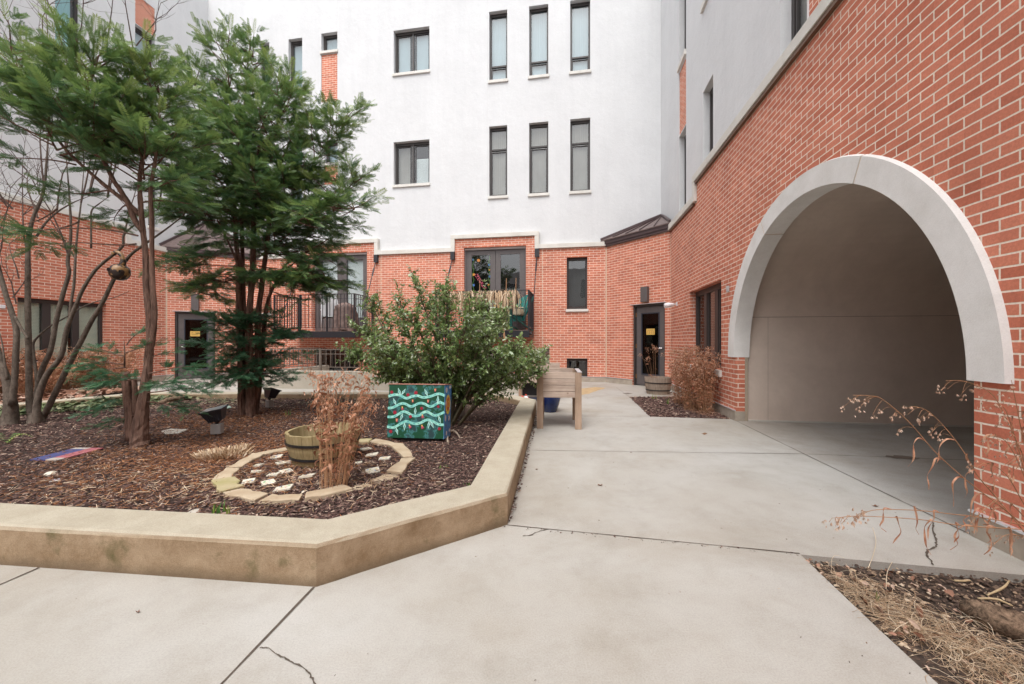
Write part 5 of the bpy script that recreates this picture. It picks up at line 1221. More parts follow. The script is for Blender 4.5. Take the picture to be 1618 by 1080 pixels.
for i, (pix, o) in enumerate(fan):
    P = [P3(u, v, YH+o*(k/(len(pix)-1))*1.1) for k, (u, v) in enumerate(pix)]; P[0] = Vector((P[0].x, P[0].y, GZ-.02))
    holly_limb(P, [.018, .014, .010, .007, .003] if i % 3 else [.030, .022, .015, .009, .004], 78, (.11, .28), tone=.36+.14*random.random())
for (u, v, L_, dx) in ((655, 450, .22, -.05), (705, 455, .15, .0), (633, 470, .15, -.2), (688, 470, .12, .1), (585, 480, .22, -.5), (745, 480, .15, .2), (560, 520, .22, -.9), (555, 558, .2, -1), (852, 560, .12, .8), (815, 490, .12, .6), (600, 480, .12, -.3)):
    holly_twig(P3(u, v, YH), (dx, 0, 1), L_, .6)
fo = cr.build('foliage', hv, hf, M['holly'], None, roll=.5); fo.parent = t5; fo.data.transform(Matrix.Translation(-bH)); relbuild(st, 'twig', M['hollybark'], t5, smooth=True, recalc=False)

# ---- dry oat grass
def oats(base, height, spread, n, label, seeds=9, leaves=5, lean=(0, 0), group=None, rbase=.09, lw=.012, droop=.35, name='dry_grass', rf=1.0):
    e = empty(name, base); tag(e, label, 'dried plant', group); stm = MB(); P = []; D = []; U = []; S = []; Rr = []; lp = []; ld = []; lu = []; ls = []; lr = []
    for i in range(n):
        a = random.uniform(0, 2*math.pi); rr = rbase*math.sqrt(random.random()); h = height*random.uniform(.55, 1.05); out = spread*random.random()**.8
        a2 = a+random.gauss(0, .5); p0 = Vector((rr*math.cos(a), rr*math.sin(a), 0)); p1 = p0+Vector((math.cos(a2)*out*.45+lean[0]*.5, math.sin(a2)*out*.45+lean[1]*.5, h*.62)); p2 = p0+Vector((math.cos(a2)*out+lean[0], math.sin(a2)*out+lean[1], h)); p3 = p2+Vector((math.cos(a2)*out*droop, math.sin(a2)*out*droop, -h*.04*random.random()))
        C_ = catmull([p0, p1, p2, p3], 5); stm.tube(C_, [rf*(.0022-.0014*k/(len(C_)-1)) for k in range(len(C_))], 3, cap=False)
        for k in range(leaves):
            t = random.uniform(.12, .8); q = C_[int(t*(len(C_)-1))]; aa = random.uniform(0, 6.28)
            lp.append(q); ld.append((math.cos(aa), math.sin(aa), random.uniform(-.9, .5))); lu.append((random.gauss(0, .5), random.gauss(0, .5), 1)); ls.append(random.uniform(.07, .15)*height**.3*rf**.5); lr.append(random.random())
        for k in range(seeds):
            t = random.uniform(.62, 1); q = C_[int(t*(len(C_)-1))]+Vector((random.gauss(0, .022), random.gauss(0, .022), random.gauss(-.01, .02))); aa = random.uniform(0, 6.28)
            P.append(q); D.append((math.cos(aa)*.6, math.sin(aa)*.6, -.8)); U.append((random.gauss(0, 1), random.gauss(0, 1), random.gauss(0, 1))); S.append(random.uniform(.018, .034)*rf**.5); Rr.append(random.uniform(.35, 1))
    stm.build('stalk', M['oatstem'], e, recalc=False)
    # curled blade
    bv = []; m = 7
    for k in range(m):
        t = k/(m-1); w = .07*(math.sin(math.pi*min(1, t*1.15+.12))**.7 if t < .98 else .05); an = 2.2*t; x = math.sin(t*2.0)*.55; z = -.75*t*t+.25*math.sin(t*3)
        bv += [(x, w*math.cos(an), z+w*math.sin(an)), (x, -w*math.cos(an), z-w*math.sin(an))]
    bf = [(2*k, 2*k+1, 2*k+3, 2*k+2) for k in range(m-1)]
    inst('leaf', bv, bf, axes(np.array([tuple(d) for d in ld]), np.array(lu), np.array(ls), RS.normal(0, .6, len(ls))), np.array([tuple(p) for p in lp]), np.array(lr)*.7, M['oats'], e, smooth=True)
    if S:
        zv = [(0, 0, 0), (.45, .17, .04), (1, 0, 0), (.45, -.17, .04), (.45, 0, -.12)]; zf = [(0, 1, 4), (1, 2, 4), (2, 3, 4), (3, 0, 4), (0, 1, 3), (1, 2, 3)]
        inst('seed_head', zv, zf, axes(np.array(D), np.array(U), np.array(S), 0.0), np.array([tuple(p) for p in P]), np.array(Rr), M['oats'], e)
    return e
random.seed(91)
oats(G(527, 772, GZ), .82, .17, 62, 'tall rusty clump of dried oat grass growing in front of the mossy half barrel', seeds=15, leaves=6, lean=(.03, .02), rbase=.09)
oats(G(1098, 650, -.02), 1.02, .22, 110, 'big dried oat grass clump against the arch wall window', seeds=22, leaves=12, rbase=.17, group='dried grass clumps by the arch wall')
oats(G(1078, 640, -.02), .95, .20, 55, 'paler dried oat grass between the big clump and the grey half barrel', seeds=16, leaves=8, rbase=.14, group='dried grass clumps by the arch wall')
oats(G(1115, 655, -.02)+Vector((0, .0, 0)), .9, .14, 45, 'dried oat grass clump nearest the archway pier', seeds=14, leaves=8, rbase=.1, group='dried grass clumps by the arch wall')
for i, (x, y, h, lb) in enumerate(((-10.7, 8.5, .85, 'dried grass clump below the left end of the blinds'), (-10.25, 9.2, .8, 'dried grass clump below the middle of the blinds'), (-9.85, 9.75, .85, 'dried grass clump below the right end of the blinds'), (-10.0, 8.3, .6, 'low dried grass clump nearest the bare trees'), (-11.2, 7.6, .8, 'dried grass clump at the left edge of the photo'))):
    oats(Vector((x, y, 0)), h*1.12, .5, 130, lb, seeds=7, leaves=6, rbase=.30, rf=2.2, group='dried grass under the blind-covered window', droop=.5)
# cut tussock and dead crown
def tussock(c, r_, h, n, label, material='straw', cat='dried plant'):
    P = []; D = []; S = []
    for i in range(n):
        a = random.uniform(0, 6.283); q = r_*math.sqrt(random.random()); P.append((c[0]+q*math.cos(a), c[1]+q*math.sin(a)*.7, c[2]-.01)); tl_ = q/r_*1.0+random.gauss(0, .15)
        D.append((math.cos(a)*tl_, math.sin(a)*tl_, 1)); S.append(h*random.uniform(.45, 1.1))
    bl = [(0, -.03, 0), (0, .03, 0), (.55, .022, .05), (1, 0, .14), (.55, -.022, .05)]
    o = inst('cut_grass', bl, [(0, 1, 2, 4), (4, 2, 3, 3)][:1], axes(np.array(D), unit(n), np.array(S), 0.0), np.array(P), RS.rand(n), M[material]); recentre(o, c)
    return tag(o, label, cat)
tussock(G(352, 722, GZ), .20, .15, 900, 'cut-back tan grass tussock left of the stone ring', 'straw'); tussock(G(378, 712, GZ), .10, .13, 320, 'small cut-back tussock touching the bigger one by the stone ring', 'straw')
tussock(G(168, 742, GZ), .09, .07, 60, 'tiny tan grass stubs in the mulch in front of the single-trunk yew'); tussock(G(598, 770, GZ), .10, .08, 90, 'short straw stubs in the mulch right of the stone ring')
# green shoots
def shoots(c, n, h, spread, label, mats=('green', 'green2'), cat='sprout', name='bulb_shoot', w=.010):
    mb = MB()
    for i in range(n):
        a = random.uniform(0, 6.283); q = spread*math.sqrt(random.random()); x = q*math.cos(a); y = q*math.sin(a)*.6; hh = h*random.uniform(.6, 1.1); lx = random.gauss(0, .25)*hh; ly = random.gauss(0, .2)*hh
        mb.cm = 0 if random.random() < .65 else 1; vs = []
        for k in range(6):
            t = k/5; ww = w*(1-.85*t**2); vs += [(x+lx*t*t-ww/2, y+ly*t*t, hh*t), (x+lx*t*t, y+ly*t*t+ww*.25, hh*t), (x+lx*t*t+ww/2, y+ly*t*t, hh*t)]
        mb.add(vs, [(3*k+j, 3*k+j+1, 3*k+4+j, 3*k+3+j) for k in range(5) for j in (0, 1)])
    o = mb.build(name, [M[mats[0]], M[mats[1]]], recalc=False, smooth=True, loc=c); return tag(o, label, cat)
shoots(G(347, 816, GZ), 17, .085, .055, 'fresh green bulb shoots just behind the front kerb')
shoots(G(1034, 632, -.02), 5, .16, .05, 'yellow-green shoot beside the grey half barrel', ('green2', 'straw')); shoots(G(1055, 640, -.02), 4, .17, .025, 'dark green shoot in the small bed by the arch wall')
shoots(G(1389, 955, -.04), 2, .05, .02, 'pair of stubby dark green shoots in the foreground straw', w=.012); shoots(G(747, 768, GZ), 22, .035, .07, 'low green grass tuft beside the inner kerb corner', w=.004, name='grass_tuft', cat='grass tuft')
shoots(G(700, 740, GZ), 14, .03, .05, 'faint green grass tuft right of the stone ring', w=.004, name='grass_tuft', cat='grass tuft'); shoots(G(456, 657, GZ), 5, .12, .05, 'thin green blades in the mulch behind the half barrel', w=.006)
# fern-like frond at the left edge
mb = MB(); c = G(8, 701, GZ)
for a0, L_ in ((.25, .24), (2.6, .2), (.9, .15)):
    for k in range(12):
        t = k/11; q = Vector((math.cos(a0)*L_*t, math.sin(a0)*L_*t*.5, .10*math.sin(t*2.4)))
        for s in (1, -1):
            d = Vector((math.cos(a0+s*1.0), math.sin(a0+s*1.0), -.1))*.055*(1-t*.75); nrm = Vector((math.cos(a0), math.sin(a0), 0))*.009
            mb.cm = 0 if a0 > .5 else 1; mb.add([q-nrm, q+nrm, q+d+nrm*.2, q+d-nrm*.2], [(0, 1, 2, 3)])
tag(mb.build('fern', [M['green'], M['green2']], recalc=False, loc=c), 'small bright green fern in the mulch at the left edge', 'fern')
# ivy along the back kerb on the left and moss-green patch by the holly
iv_v = [(0, 0, 0), (.4, .42, .04), (1, 0, 0), (.4, -.42, .04), (.4, 0, -.06)]; iv_f = [(0, 4, 1), (1, 4, 2), (2, 4, 3), (3, 4, 0)]
ivp = [(-9.6, 4.4), (-7.45, 5.9), (-6.75, 7.2), (-5.6, 7.2), (-6.0, 6.3), (-6.9, 5.4), (-8.4, 4.2)]
o = scatter('ivy', ivp, 2600, SZ, (.03, .065), (.7, 1.1), M['ivy'], 'sparse ivy creeping along the back kerb behind the bare trees', near=False, tv=iv_v, tf=iv_f, hz=.7, lift=.02, cat='ivy', tilt=.5)
gpt = lambda X, Y: np.exp(-(((X-cxg)/.45)**2+((Y-cyg)/.25)**2)) > RS.rand(len(X))*.9
for cxg, cyg, nn_ in ((-3.0, 6.7, 500), (-4.9, 6.9, 500), (-.9, 6.4, 500)):
    scatter('ground_cover', KI, nn_, SZ+.002, (.008, .02), (.4, .8), M['ivy'], 'thin yellow-green ground cover on the mulch along the back kerb', near=False, fn=gpt, cat='ground cover', lift=.008)

# ---- the oat grass leaning in from the right edge
random.seed(3)
fg = empty('dry_grass', Vector((2.36, 1.80, -.04))); tag(fg, 'dried oat grass arching in from the right edge over the foreground walk', 'dried plant')
mbst = MB(); mbl = MB(); mbs = MB(); root = fg.location.copy()
def ribbon(mb, pts, w, twist):
    m = len(pts); vs = []
    for k, p in enumerate(pts):
        t = k/(m-1); ww = w*(math.sin(math.pi*min(.97, .12+t*.88))**.6); an = twist*t; d = (pts[min(k+1, m-1)]-pts[max(k-1, 0)]).normalized()
        x = d.cross(Vector((0, 1, .1))).normalized(); y = d.cross(x); o = (x*math.cos(an)+y*math.sin(an))*ww/2; b_ = (y*math.cos(an)-x*math.sin(an))*ww*.18
        vs += [p-o, p+b_, p+o]
    mb.add(vs, [(3*k+j, 3*k+j+1, 3*k+4+j, 3*k+3+j) for k in range(m-1) for j in (0, 1)])
def spikelet(mb, p, d, s):
    d = Vector(d).normalized(); up = Vector((random.gauss(0, 1), random.gauss(0, 1), random.gauss(0, 1))); y = d.cross(up).normalized()
    for k in range(3):
        dd = (d+y*(k-1)*.42).normalized(); w = dd.cross(Vector((0, 1, 0))).normalized()*s*.16; mb.add([p, p+dd*s*.5+w, p+dd*s, p+dd*s*.5-w], [(0, 1, 2, 3)])
def stalk(pix, Y0, Y1, r=.0026):
    m = len(pix); P = [P3(u, v, Y0+(Y1-Y0)*i/(m-1)) for i, (u, v) in enumerate(pix)]; C_ = catmull(P, 5); mbst.tube(C_, [r*(.4+.6*k/(len(C_)-1)) for k in range(len(C_))], 5, cap=False); return C_
def panicle(C_, n, k0, k1, L_=.05):
    for i in range(n):
        k = k0+(k1-k0)*i//max(1, n-1); p = C_[k]; q = p+Vector((-random.uniform(.3, 1)*L_, random.gauss(0, .01), -random.uniform(-.2, .9)*L_)); mbst.tube([p, (p+q)/2+Vector((0, 0, .008)), q], .0008, 3, cap=False)
        for _ in range(random.choice((2, 3, 4))): spikelet(mbs, q+Vector((random.gauss(0, .010), random.gauss(0, .007), random.gauss(0, .010))), (random.uniform(-.6, .3), random.gauss(0, .3), -1), random.uniform(.010, .017))
def hang(p, L_, dx, w=.0075):
    P = [p, p+Vector((dx*.5, .0, .006)), p+Vector((dx*.85, .005, -.2*L_)), p+Vector((dx, .0, -.55*L_)), p+Vector((dx*1.0+random.uniform(-.01, .01), 0, -.8*L_)), p+Vector((dx*1.1+random.uniform(-.02, .02), 0, -L_))]
    P = [P[0]]+[q+Vector((random.gauss(0, .004), random.gauss(0, .004), random.gauss(0, .003))) for q in P[1:]]; ribbon(mbl, catmull(P, 4), w, random.uniform(2.5, 7))
a = stalk([(1348, 624), (1375, 625), (1395, 631), (1436, 666), (1480, 716), (1534, 764), (1587, 804), (1618, 832), (1680, 890)], 1.62, 1.75)
panicle(a, 12, 2, 16, .07); 
for k, L_, dx in ((18, .11, -.05), (21, .13, -.06), (24, .12, -.05), (27, .14, -.06), (30, .10, -.05)): hang(a[k], L_, dx)
a = stalk([(1441, 642), (1460, 646), (1480, 661), (1505, 689), (1527, 720), (1543, 749), (1575, 787), (1618, 840), (1660, 900)], 1.68, 1.78)
panicle(a, 11, 2, 15, .06)
for k, L_, dx in ((16, .10, -.07), (20, .08, .02), (24, .12, -.03), (28, .1, .04)): hang(a[k], L_, dx)
a = stalk([(1494, 601), (1515, 601), (1537, 606), (1568, 623), (1587, 655), (1606, 696), (1618, 724), (1640, 790), (1660, 880)], 1.70, 1.80)
panicle(a, 12, 3, 24, .06)
for k, L_, dx in ((26, .1, -.05), (30, .12, -.06), (34, .1, .03)): hang(a[k], L_, dx)
a = stalk([(1362, 812), (1386, 805), (1449, 806), (1505, 812), (1543, 816), (1590, 824), (1640, 834), (1700, 850)], 1.50, 1.70)
for k, L_, dx in ((7, .085, -.03), (10, .09, .0), (13, .11, -.035), (18, .07, -.01), (20, .05, .04), (23, .1, -.02)): hang(a[k], L_, dx, .0065)
panicle(a, 8, 0, 3, .03)
a = stalk([(1320, 818), (1360, 815), (1449, 820), (1505, 828), (1560, 833), (1640, 838), (1700, 850)], 1.46, 1.66); panicle(a, 7, 0, 4, .035)
for k, L_, dx in ((8, .10, .02), (12, .13, -.03), (16, .07, .0), (18, .09, -.06), (21, .11, -.03), (22, .12, .02), (24, .12, .03), (26, .1, -.05)): hang(a[k], L_, dx, .0075)
for pix in ([(1560, 690), (1580, 690), (1600, 712), (1625, 770), (1650, 850)], [(1540, 740), (1560, 732), (1590, 750), (1620, 800), (1660, 870)], [(1530, 830), (1560, 800), (1590, 790), (1640, 840)], [(1575, 640), (1590, 650), (1612, 720), (1640, 830)], [(1598, 600), (1606, 640), (1618, 700), (1640, 800)], [(1570, 860), (1590, 845), (1620, 848), (1660, 860)]):
    a = stalk(pix, 1.66, 1.8, .0022); panicle(a, 6, 1, 10, .04)
    for _ in range(4): hang(a[random.randint(3, len(a)-2)], random.uniform(.05, .12), random.uniform(-.05, .03))
for m_, nm, mt_ in ((mbst, 'stalk', M['oatstem']), (mbl, 'leaf', simple('rust_leaf', (.26, .10, .05), .7, c2=(.52, .29, .18), vs=22)), (mbs, 'seed_head', simple('pale_spikelet', (.62, .50, .40), .7, c2=(.44, .27, .18), vs=40))):
    relbuild(m_, nm, mt_, fg, smooth=(nm != 'seed_head'), recalc=False)
# loose long straws in the foreground bed
mb = MB()
for pix in ([(1372, 897), (1380, 880), (1384, 862), (1379, 845)], [(1400, 930), (1402, 905), (1410, 890)], [(1410, 1000), (1420, 992), (1435, 986)], [(1403, 955), (1405, 975), (1416, 990)], [(1500, 1020), (1520, 1030), (1515, 1048), (1495, 1040)], [(1450, 960), (1490, 975), (1510, 1000)], [(1530, 1035), (1560, 1025), (1580, 1032)]):
    P = [G(u, v, .0) for u, v in pix]; P = [p+Vector((0, 0, .015*i*(1 if pix[0][0] == 1372 else .3))) for i, p in enumerate(P)]; mb.tube(catmull(P, 5), .0016, 4)
tag(mb.build('long_straw', simple('pale_straw', (.62, .52, .38), .7), smooth=True, recalc=False), 'long pale curled straws lying over the foreground bed', 'straw', kind='stuff')

# ================================================================ OBJECTS
# half barrels
def barrel(c, r0, r1, h, key, label, wallt=.025):
    e = empty('half_barrel', c); tag(e, label, 'barrel', 'half whisky barrels'); n = 22; mb = MB()
    for k in range(n):
        a0 = 2*math.pi*k/n+.006; a1 = 2*math.pi*(k+1)/n-.006; jit = random.uniform(-.004, .006); vs = []
        for z, r in ((0, r0), (h*.5, (r0+r1)/2+.012), (h+jit, r1)):
            for rr, a in ((r, a0), (r, a1), (r-wallt, a1), (r-wallt, a0)): vs.append((rr*math.cos(a), rr*math.sin(a), z))
        mb.add(vs, [(0, 3, 2, 1), (8, 9, 10, 11)]+[(4*i+j, 4*i+(j+1) % 4, 4*i+4+(j+1) % 4, 4*i+4+j) for i in range(2) for j in range(4)])
    mb.build('stave', M[key], e)
    for z0, w in ((h*.22, .022), (h*.66, .022)):
        rr = r0+(r1-r0)*(z0/h)+.010*math.sin(math.pi*z0/h)+.006; mb = MB(); mb.lathe([(rr, 0), (rr+.004, 0), (rr+.006, w), (rr+.002, w), (rr, 0)], 40, (0, 0, z0)); mb.build('hoop', M['hoop'], e, smooth=False)
    mb = MB(); mb.lathe([(0, h*.35), (r0-wallt, h*.35)], n); mb.build('potting_soil', M['mulch'], e)
    return e
bc = G(513, 716, GZ); bc = Vector((-1.66, 3.52, GZ)); barrel(bc, .245, .305, .275, 'barrel', 'greenish half barrel standing inside the stone ring')
barrel(Vector((3.22, 8.78, 0)), .235, .285, .36, 'barrel2', 'grey-brown half barrel standing by the door at the arch wall')
oats(Vector((3.10, 8.72, .12)), .9, .22, 7, 'thin arching dried plant growing in the grey half barrel', seeds=22, leaves=3, rbase=.05, lean=(-.12, 0))

# edging stones
ring = [(333, 764), (357, 744.6), (402, 721), (454, 710.5), (500, 702), (592, 697), (638, 705), (654.5, 727), (633, 753.5), (595, 768), (560, 779), (477, 797), (404, 798), (348, 784)]
rp = [G(u, v, GZ) for u, v in ring]; cx_ = sum(p.x for p in rp)/len(rp); cy_ = sum(p.y for p in rp)/len(rp)
pos_words = ['leftmost flat tan edging stone of the ring', 'edging stone behind left, second from the leftmost', 'long edging stone between the tussock and the barrel', 'edging stone just left of the half barrel', 'edging stone hidden behind the half barrel', 'edging stone behind the rusty grass clump', 'edging stone at the foot of the painted box', 'rightmost tan edging stone of the ring', 'half buried edging stone on the right front of the ring', 'half buried edging stone in front of the tiles at right', 'edging stone in front of the rusty grass clump', 'wide edging stone at the very front of the ring', 'cracked front edging stone left of the widest one', 'mossy greenish edging stone at the front left of the ring']
for i, p in enumerate(rp):
    q = rp[(i+1) % len(rp)]; d = (q-p); L_ = d.length; d.normalize(); inw = Vector((cx_, cy_, GZ))-(p+q)/2; inw.z = 0; nrm = Vector((-d.y, d.x, 0)); nrm = nrm if nrm.dot(inw) > 0 else -nrm
    w = random.uniform(.10, .135); g_ = .012; a = p+d*g_; b = q-d*g_; poly = []
    for k in range(5): poly.append(a.lerp(b, k/4)+nrm*random.uniform(-.014, .012)+d*(random.uniform(-.01, .01)))
    for k in range(5): poly.append((b-d*.03).lerp(a+d*.03, k/4)+nrm*(w+random.uniform(-.022, .018)))
    c = sum(poly, Vector())/len(poly); mb = MB(); mb.prism([(x.x-c.x, x.y-c.y) for x in poly], 0, .03+random.uniform(-.004, .01)-(.012 if i in (8, 9) else 0)); o = mb.build('edging_stone', M['edgemoss' if i in (13, 4) else 'edging'], loc=(c.x, c.y, GZ), bevel=.008); o.rotation_euler = (random.uniform(-.03, .03), random.uniform(-.03, .03), 0)
    tag(o, pos_words[i], 'edging stone', 'flat stones edging the ring')
# hand-painted tiles
tiles = [(436, 725, .13, 0.3, 'white painted tile nearest the left side of the half barrel'), (449, 734, .15, .8, 'large white tile with coloured dots touching the half barrel'), (409, 738, .085, .1, 'small white tile left of the large dotted tile'), (405, 748, .09, .5, 'small cream tile in the middle left of the ring'), (432, 753, .10, .2, 'white tile lying in front of the dotted one'), (452, 748, .11, 1.0, 'crumpled-looking blue and white tile in front of the barrel'),
         (393, 764, .10, .4, 'white tile with a blue stroke at the far left of the ring'), (424, 766, .11, .9, 'thick white tile near the mossy edging stone'), (448, 775, .14, .3, 'frontmost white tile of the ring'), (486, 755, .13, .15, 'white tile with a red stroke in front of the half barrel'), (567, 734, .07, .4, 'tiny white tile half covered by the rusty grass'), (577, 712, .13, .9, 'white tile farthest back right of the grass'), (588, 721, .13, .2, 'plain pinkish tile leaning on another at the right of the ring'), (608, 727, .12, .15, 'white tile with a blue stroke at the right end'), (589, 747, .13, .5, 'square white tile with a yellow flower')]
for i, (u, v, s, a, lb) in enumerate(tiles):
    c = G(u, v, GZ); s *= .82; mb = MB(); k = [( -s/2, -s*.36), (s/2*.9, -s*.40), (s/2, s*.34), (-s/2*.92, s*.38)]; mb.prism(k, 0, .012); 
    for q in range(7):
        mb.cm = 1+(q+i) % 4; x = random.uniform(-.32, .32)*s; y = random.uniform(-.25, .25)*s; r_ = s*random.uniform(.04, .10)
        if i == 12: break
        mb.add([(x+r_*math.cos(t), y+r_*math.sin(t)*.6, .0135) for t in (0, .9, 1.9, 2.9, 4, 5.2)], [(0, 1, 2, 3, 4, 5)])
    o = mb.build('painted_tile', [M['tile'], M['tileblue'], M['tilered'], M['tileyel'], M['tilegrn']], loc=(c.x, c.y, GZ+.012)); o.rotation_euler = (random.uniform(-.12, .2), random.uniform(-.15, .15), a)
    tag(o, lb, 'tile', 'hand-painted tiles in the stone ring')

# painted box
bl = G(610.5, 698, GZ+.0); br = G(696.5, 703.4, GZ+.0)
dirx = Vector((br.x-bl.x, br.y-bl.y, 0)); bw_ = .60; ang = math.atan2(dirx.y, dirx.x)
ang = -.10
pb = empty('painted_box', (bl.x+.005, bl.y-.01, GZ+.03), ang); pb.location.z = GZ+.045; pb.rotation_euler = (R(-6), 0, ang)
tag(pb, 'wooden box painted dark green with mint vines and pink flowers, blue sky on its side', 'painted box'); bh = .56; bd = .27; bw_ = (br-bl).length
mb = MB(); mb.box(.004, bw_-.004, .004, bd-.004, .004, bh-.006); mb.build('box_body', M['art'], pb)
mb = MB(); mb.box(-.004, bw_+.002, -.002, bd, bh-.005, bh+.004); mb.build('lid', M['boxtop'], pb)
mb = MB(); mb.box(.05, bw_-.05, .04, bd-.04, -.05, .003); mb.build('plinth', M['hoop'], pb)
# front painting, slightly raised strokes of paint
f = MB(); y = .0
def vine(zl, pts):
    C_ = catmull([(x*bw_, y, z*bh) for x, z in pts], 7); w = .021; vs = []
    for k, p in enumerate(C_):
        d = (C_[min(k+1, len(C_)-1)]-C_[max(k-1, 0)]).normalized(); nn = Vector((-d.z, 0, d.x)); vs += [p+nn*w*.62+Vector((0, 0, 0)), p-nn*w*.62]
    f.cm = 1; f.add(vs, [(2*k, 2*k+1, 2*k+3, 2*k+2) for k in range(len(C_)-1)])
    f.cm = 5
    for k in range(2, len(C_)-3, 5):
        vv = []
        for q in (k, k+1, k+2): p = C_[q]; vv += [p+Vector((0, -.0012, .003)), p+Vector((0, -.0012, -.003))]
        f.add(vv, [(0, 1, 3, 2), (2, 3, 5, 4)])
vine(0, [(0, .765), (.10, .795), (.2, .79), (.32, .735), (.42, .77), (.52, .785), (.62, .755), (.74, .775), (.88, .825), (.96, .81), (1, .79)])
vine(0, [(0, .545), (.10, .565), (.22, .63), (.30, .635), (.42, .585), (.55, .645), (.64, .64), (.76, .59), (.90, .665), (.96, .655), (1, .635)])
vine(0, [(0, .385), (.12, .395), (.26, .48), (.34, .475), (.46, .415), (.56, .425), (.68, .495), (.82, .43), (.90, .445), (1, .495)])
vine(0, [(0, .205), (.12, .195), (.24, .265), (.34, .31), (.48, .27), (.58, .285), (.70, .345), (.80, .32), (.90, .27), (1, .26)])
def pleaf(x, z, ax, az, l=.085, w=.026):
    d = Vector((ax, 0, az)).normalized(); n_ = Vector((-d.z, 0, d.x)); p = Vector((x*bw_, y-.001, z*bh)); f.cm = 2
    f.add([p, p+d*l*.45+n_*w/2, p+d*l, p+d*l*.45-n_*w/2], [(0, 1, 2, 3)]); f.cm = 5; f.add([p+d*l*.2-Vector((0, .001, 0)), p+d*l*.5+n_*w*.2-Vector((0, .001, 0)), p+d*l*.85-Vector((0, .001, 0)), p+d*l*.5-n_*w*.2-Vector((0, .001, 0))], [(0, 1, 2, 3)])
for a in ((.22, .79, -.4, 1), (.23, .79, .6, .9), (.70, .78, -.5, 1), (.15, .60, -.5, 1), (.88, .65, 0, 1), (.27, .46, -.3, -1), (.49, .43, 0, 1), (.90, .43, .3, -1), (.31, .29, 0, -1), (.74, .33, -.1, -1), (.76, .33, .5, -1), (.16, .20, .3, -1)): pleaf(*a)
def pflower(x, z, r=.030, tilt=0, yel=True):
    for k, a in enumerate((-.5, 0, .5)):
        aa = a+tilt; d = Vector((math.sin(aa), 0, math.cos(aa))); n_ = Vector((d.z, 0, -d.x)); p = Vector((x*bw_, y-.0015-.0003*k, z*bh))-d*r*.5; f.cm = 3
        f.add([p, p+d*r*.6+n_*r*.3, p+d*r*1.35, p+d*r*.6-n_*r*.3], [(0, 1, 2, 3)])
    if yel:
        p = Vector((x*bw_, y-.003, z*bh)); f.cm = 6; f.add([p+Vector((-.003, 0, 0)), p+Vector((.004, 0, 0)), p+Vector((.007*math.sin(tilt), 0, .018)), p+Vector((-.007, 0, .016))], [(0, 1, 2, 3)])
for a in ((.83, .885), (.44, .68), (.71, .68), (.26, .555, .03, 3.0), (.62, .415, .032, 2.9), (.17, .32, .036), (.40, .225, .032, 2.5), (.62, .225, .034, 2.7)): pflower(*a)
def pdot(x, z, r=.018):
    f.cm = 4; p = Vector((x*bw_, y-.0018, z*bh)); f.add([p+Vector((r*math.cos(t*.785), 0, r*math.sin(t*.785))) for t in range(8)], [tuple(range(8))])
for a in ((.06, .845), (.35, .80), (.49, .84, .02), (.60, .555, .016), (.89, .59, .014), (.13, .47, .02), (.41, .40, .017), (.07, .12, .018), (.92, .19, .017)): pdot(*a)
f.build('painted_front', [M['art'], M['mint'], M['mintl'], M['pink'], M['crimson'], simple('deep_teal_paint', (.02, .28, .27), .5), M['sunyel']], pb, recalc=False)
s = MB(); s.box(bw_-.0035, bw_-.001, .0, bd, 0, bh-.006)
def sdisc(yc, zc, ry, rz, off, n=20):
    s.add([(bw_+off, yc+ry*math.cos(2*math.pi*k/n), zc+rz*math.sin(2*math.pi*k/n)) for k in range(n)], [tuple(range(n))])
s.cm = 1; sdisc(bd*.5, bh*.62, .095, .105, .0006); s.cm = 2; sdisc(bd*.5, bh*.63, .062, .072, .0012); s.cm = 1; sdisc(bd*.5, bh*.63, .030, .036, .0018); s.cm = 2; sdisc(bd*.5, bh*.63, .018, .022, .0024)
s.cm = 3
for yc, zc, ry, rz in ((.06, .50, .04, .03), (.2, .53, .04, .018), (.05, .21, .03, .035), (.19, .20, .035, .03), (.10, .05, .03, .025), (.22, .07, .03, .02), (.05, .36, .025, .03), (.2, .30, .03, .012)): sdisc(yc, zc, ry, rz, .0008, 9)
s.cm = 4
for k in range(26): sdisc(random.uniform(.02, bd-.02), random.uniform(.03, bh-.03), .006, .010, .0009+.00001*k, 5)
s.build('painted_side', [M['skypaint'], M['sunyel'], M['sunred'], M['cloud'], M['crimson']], pb, recalc=False)

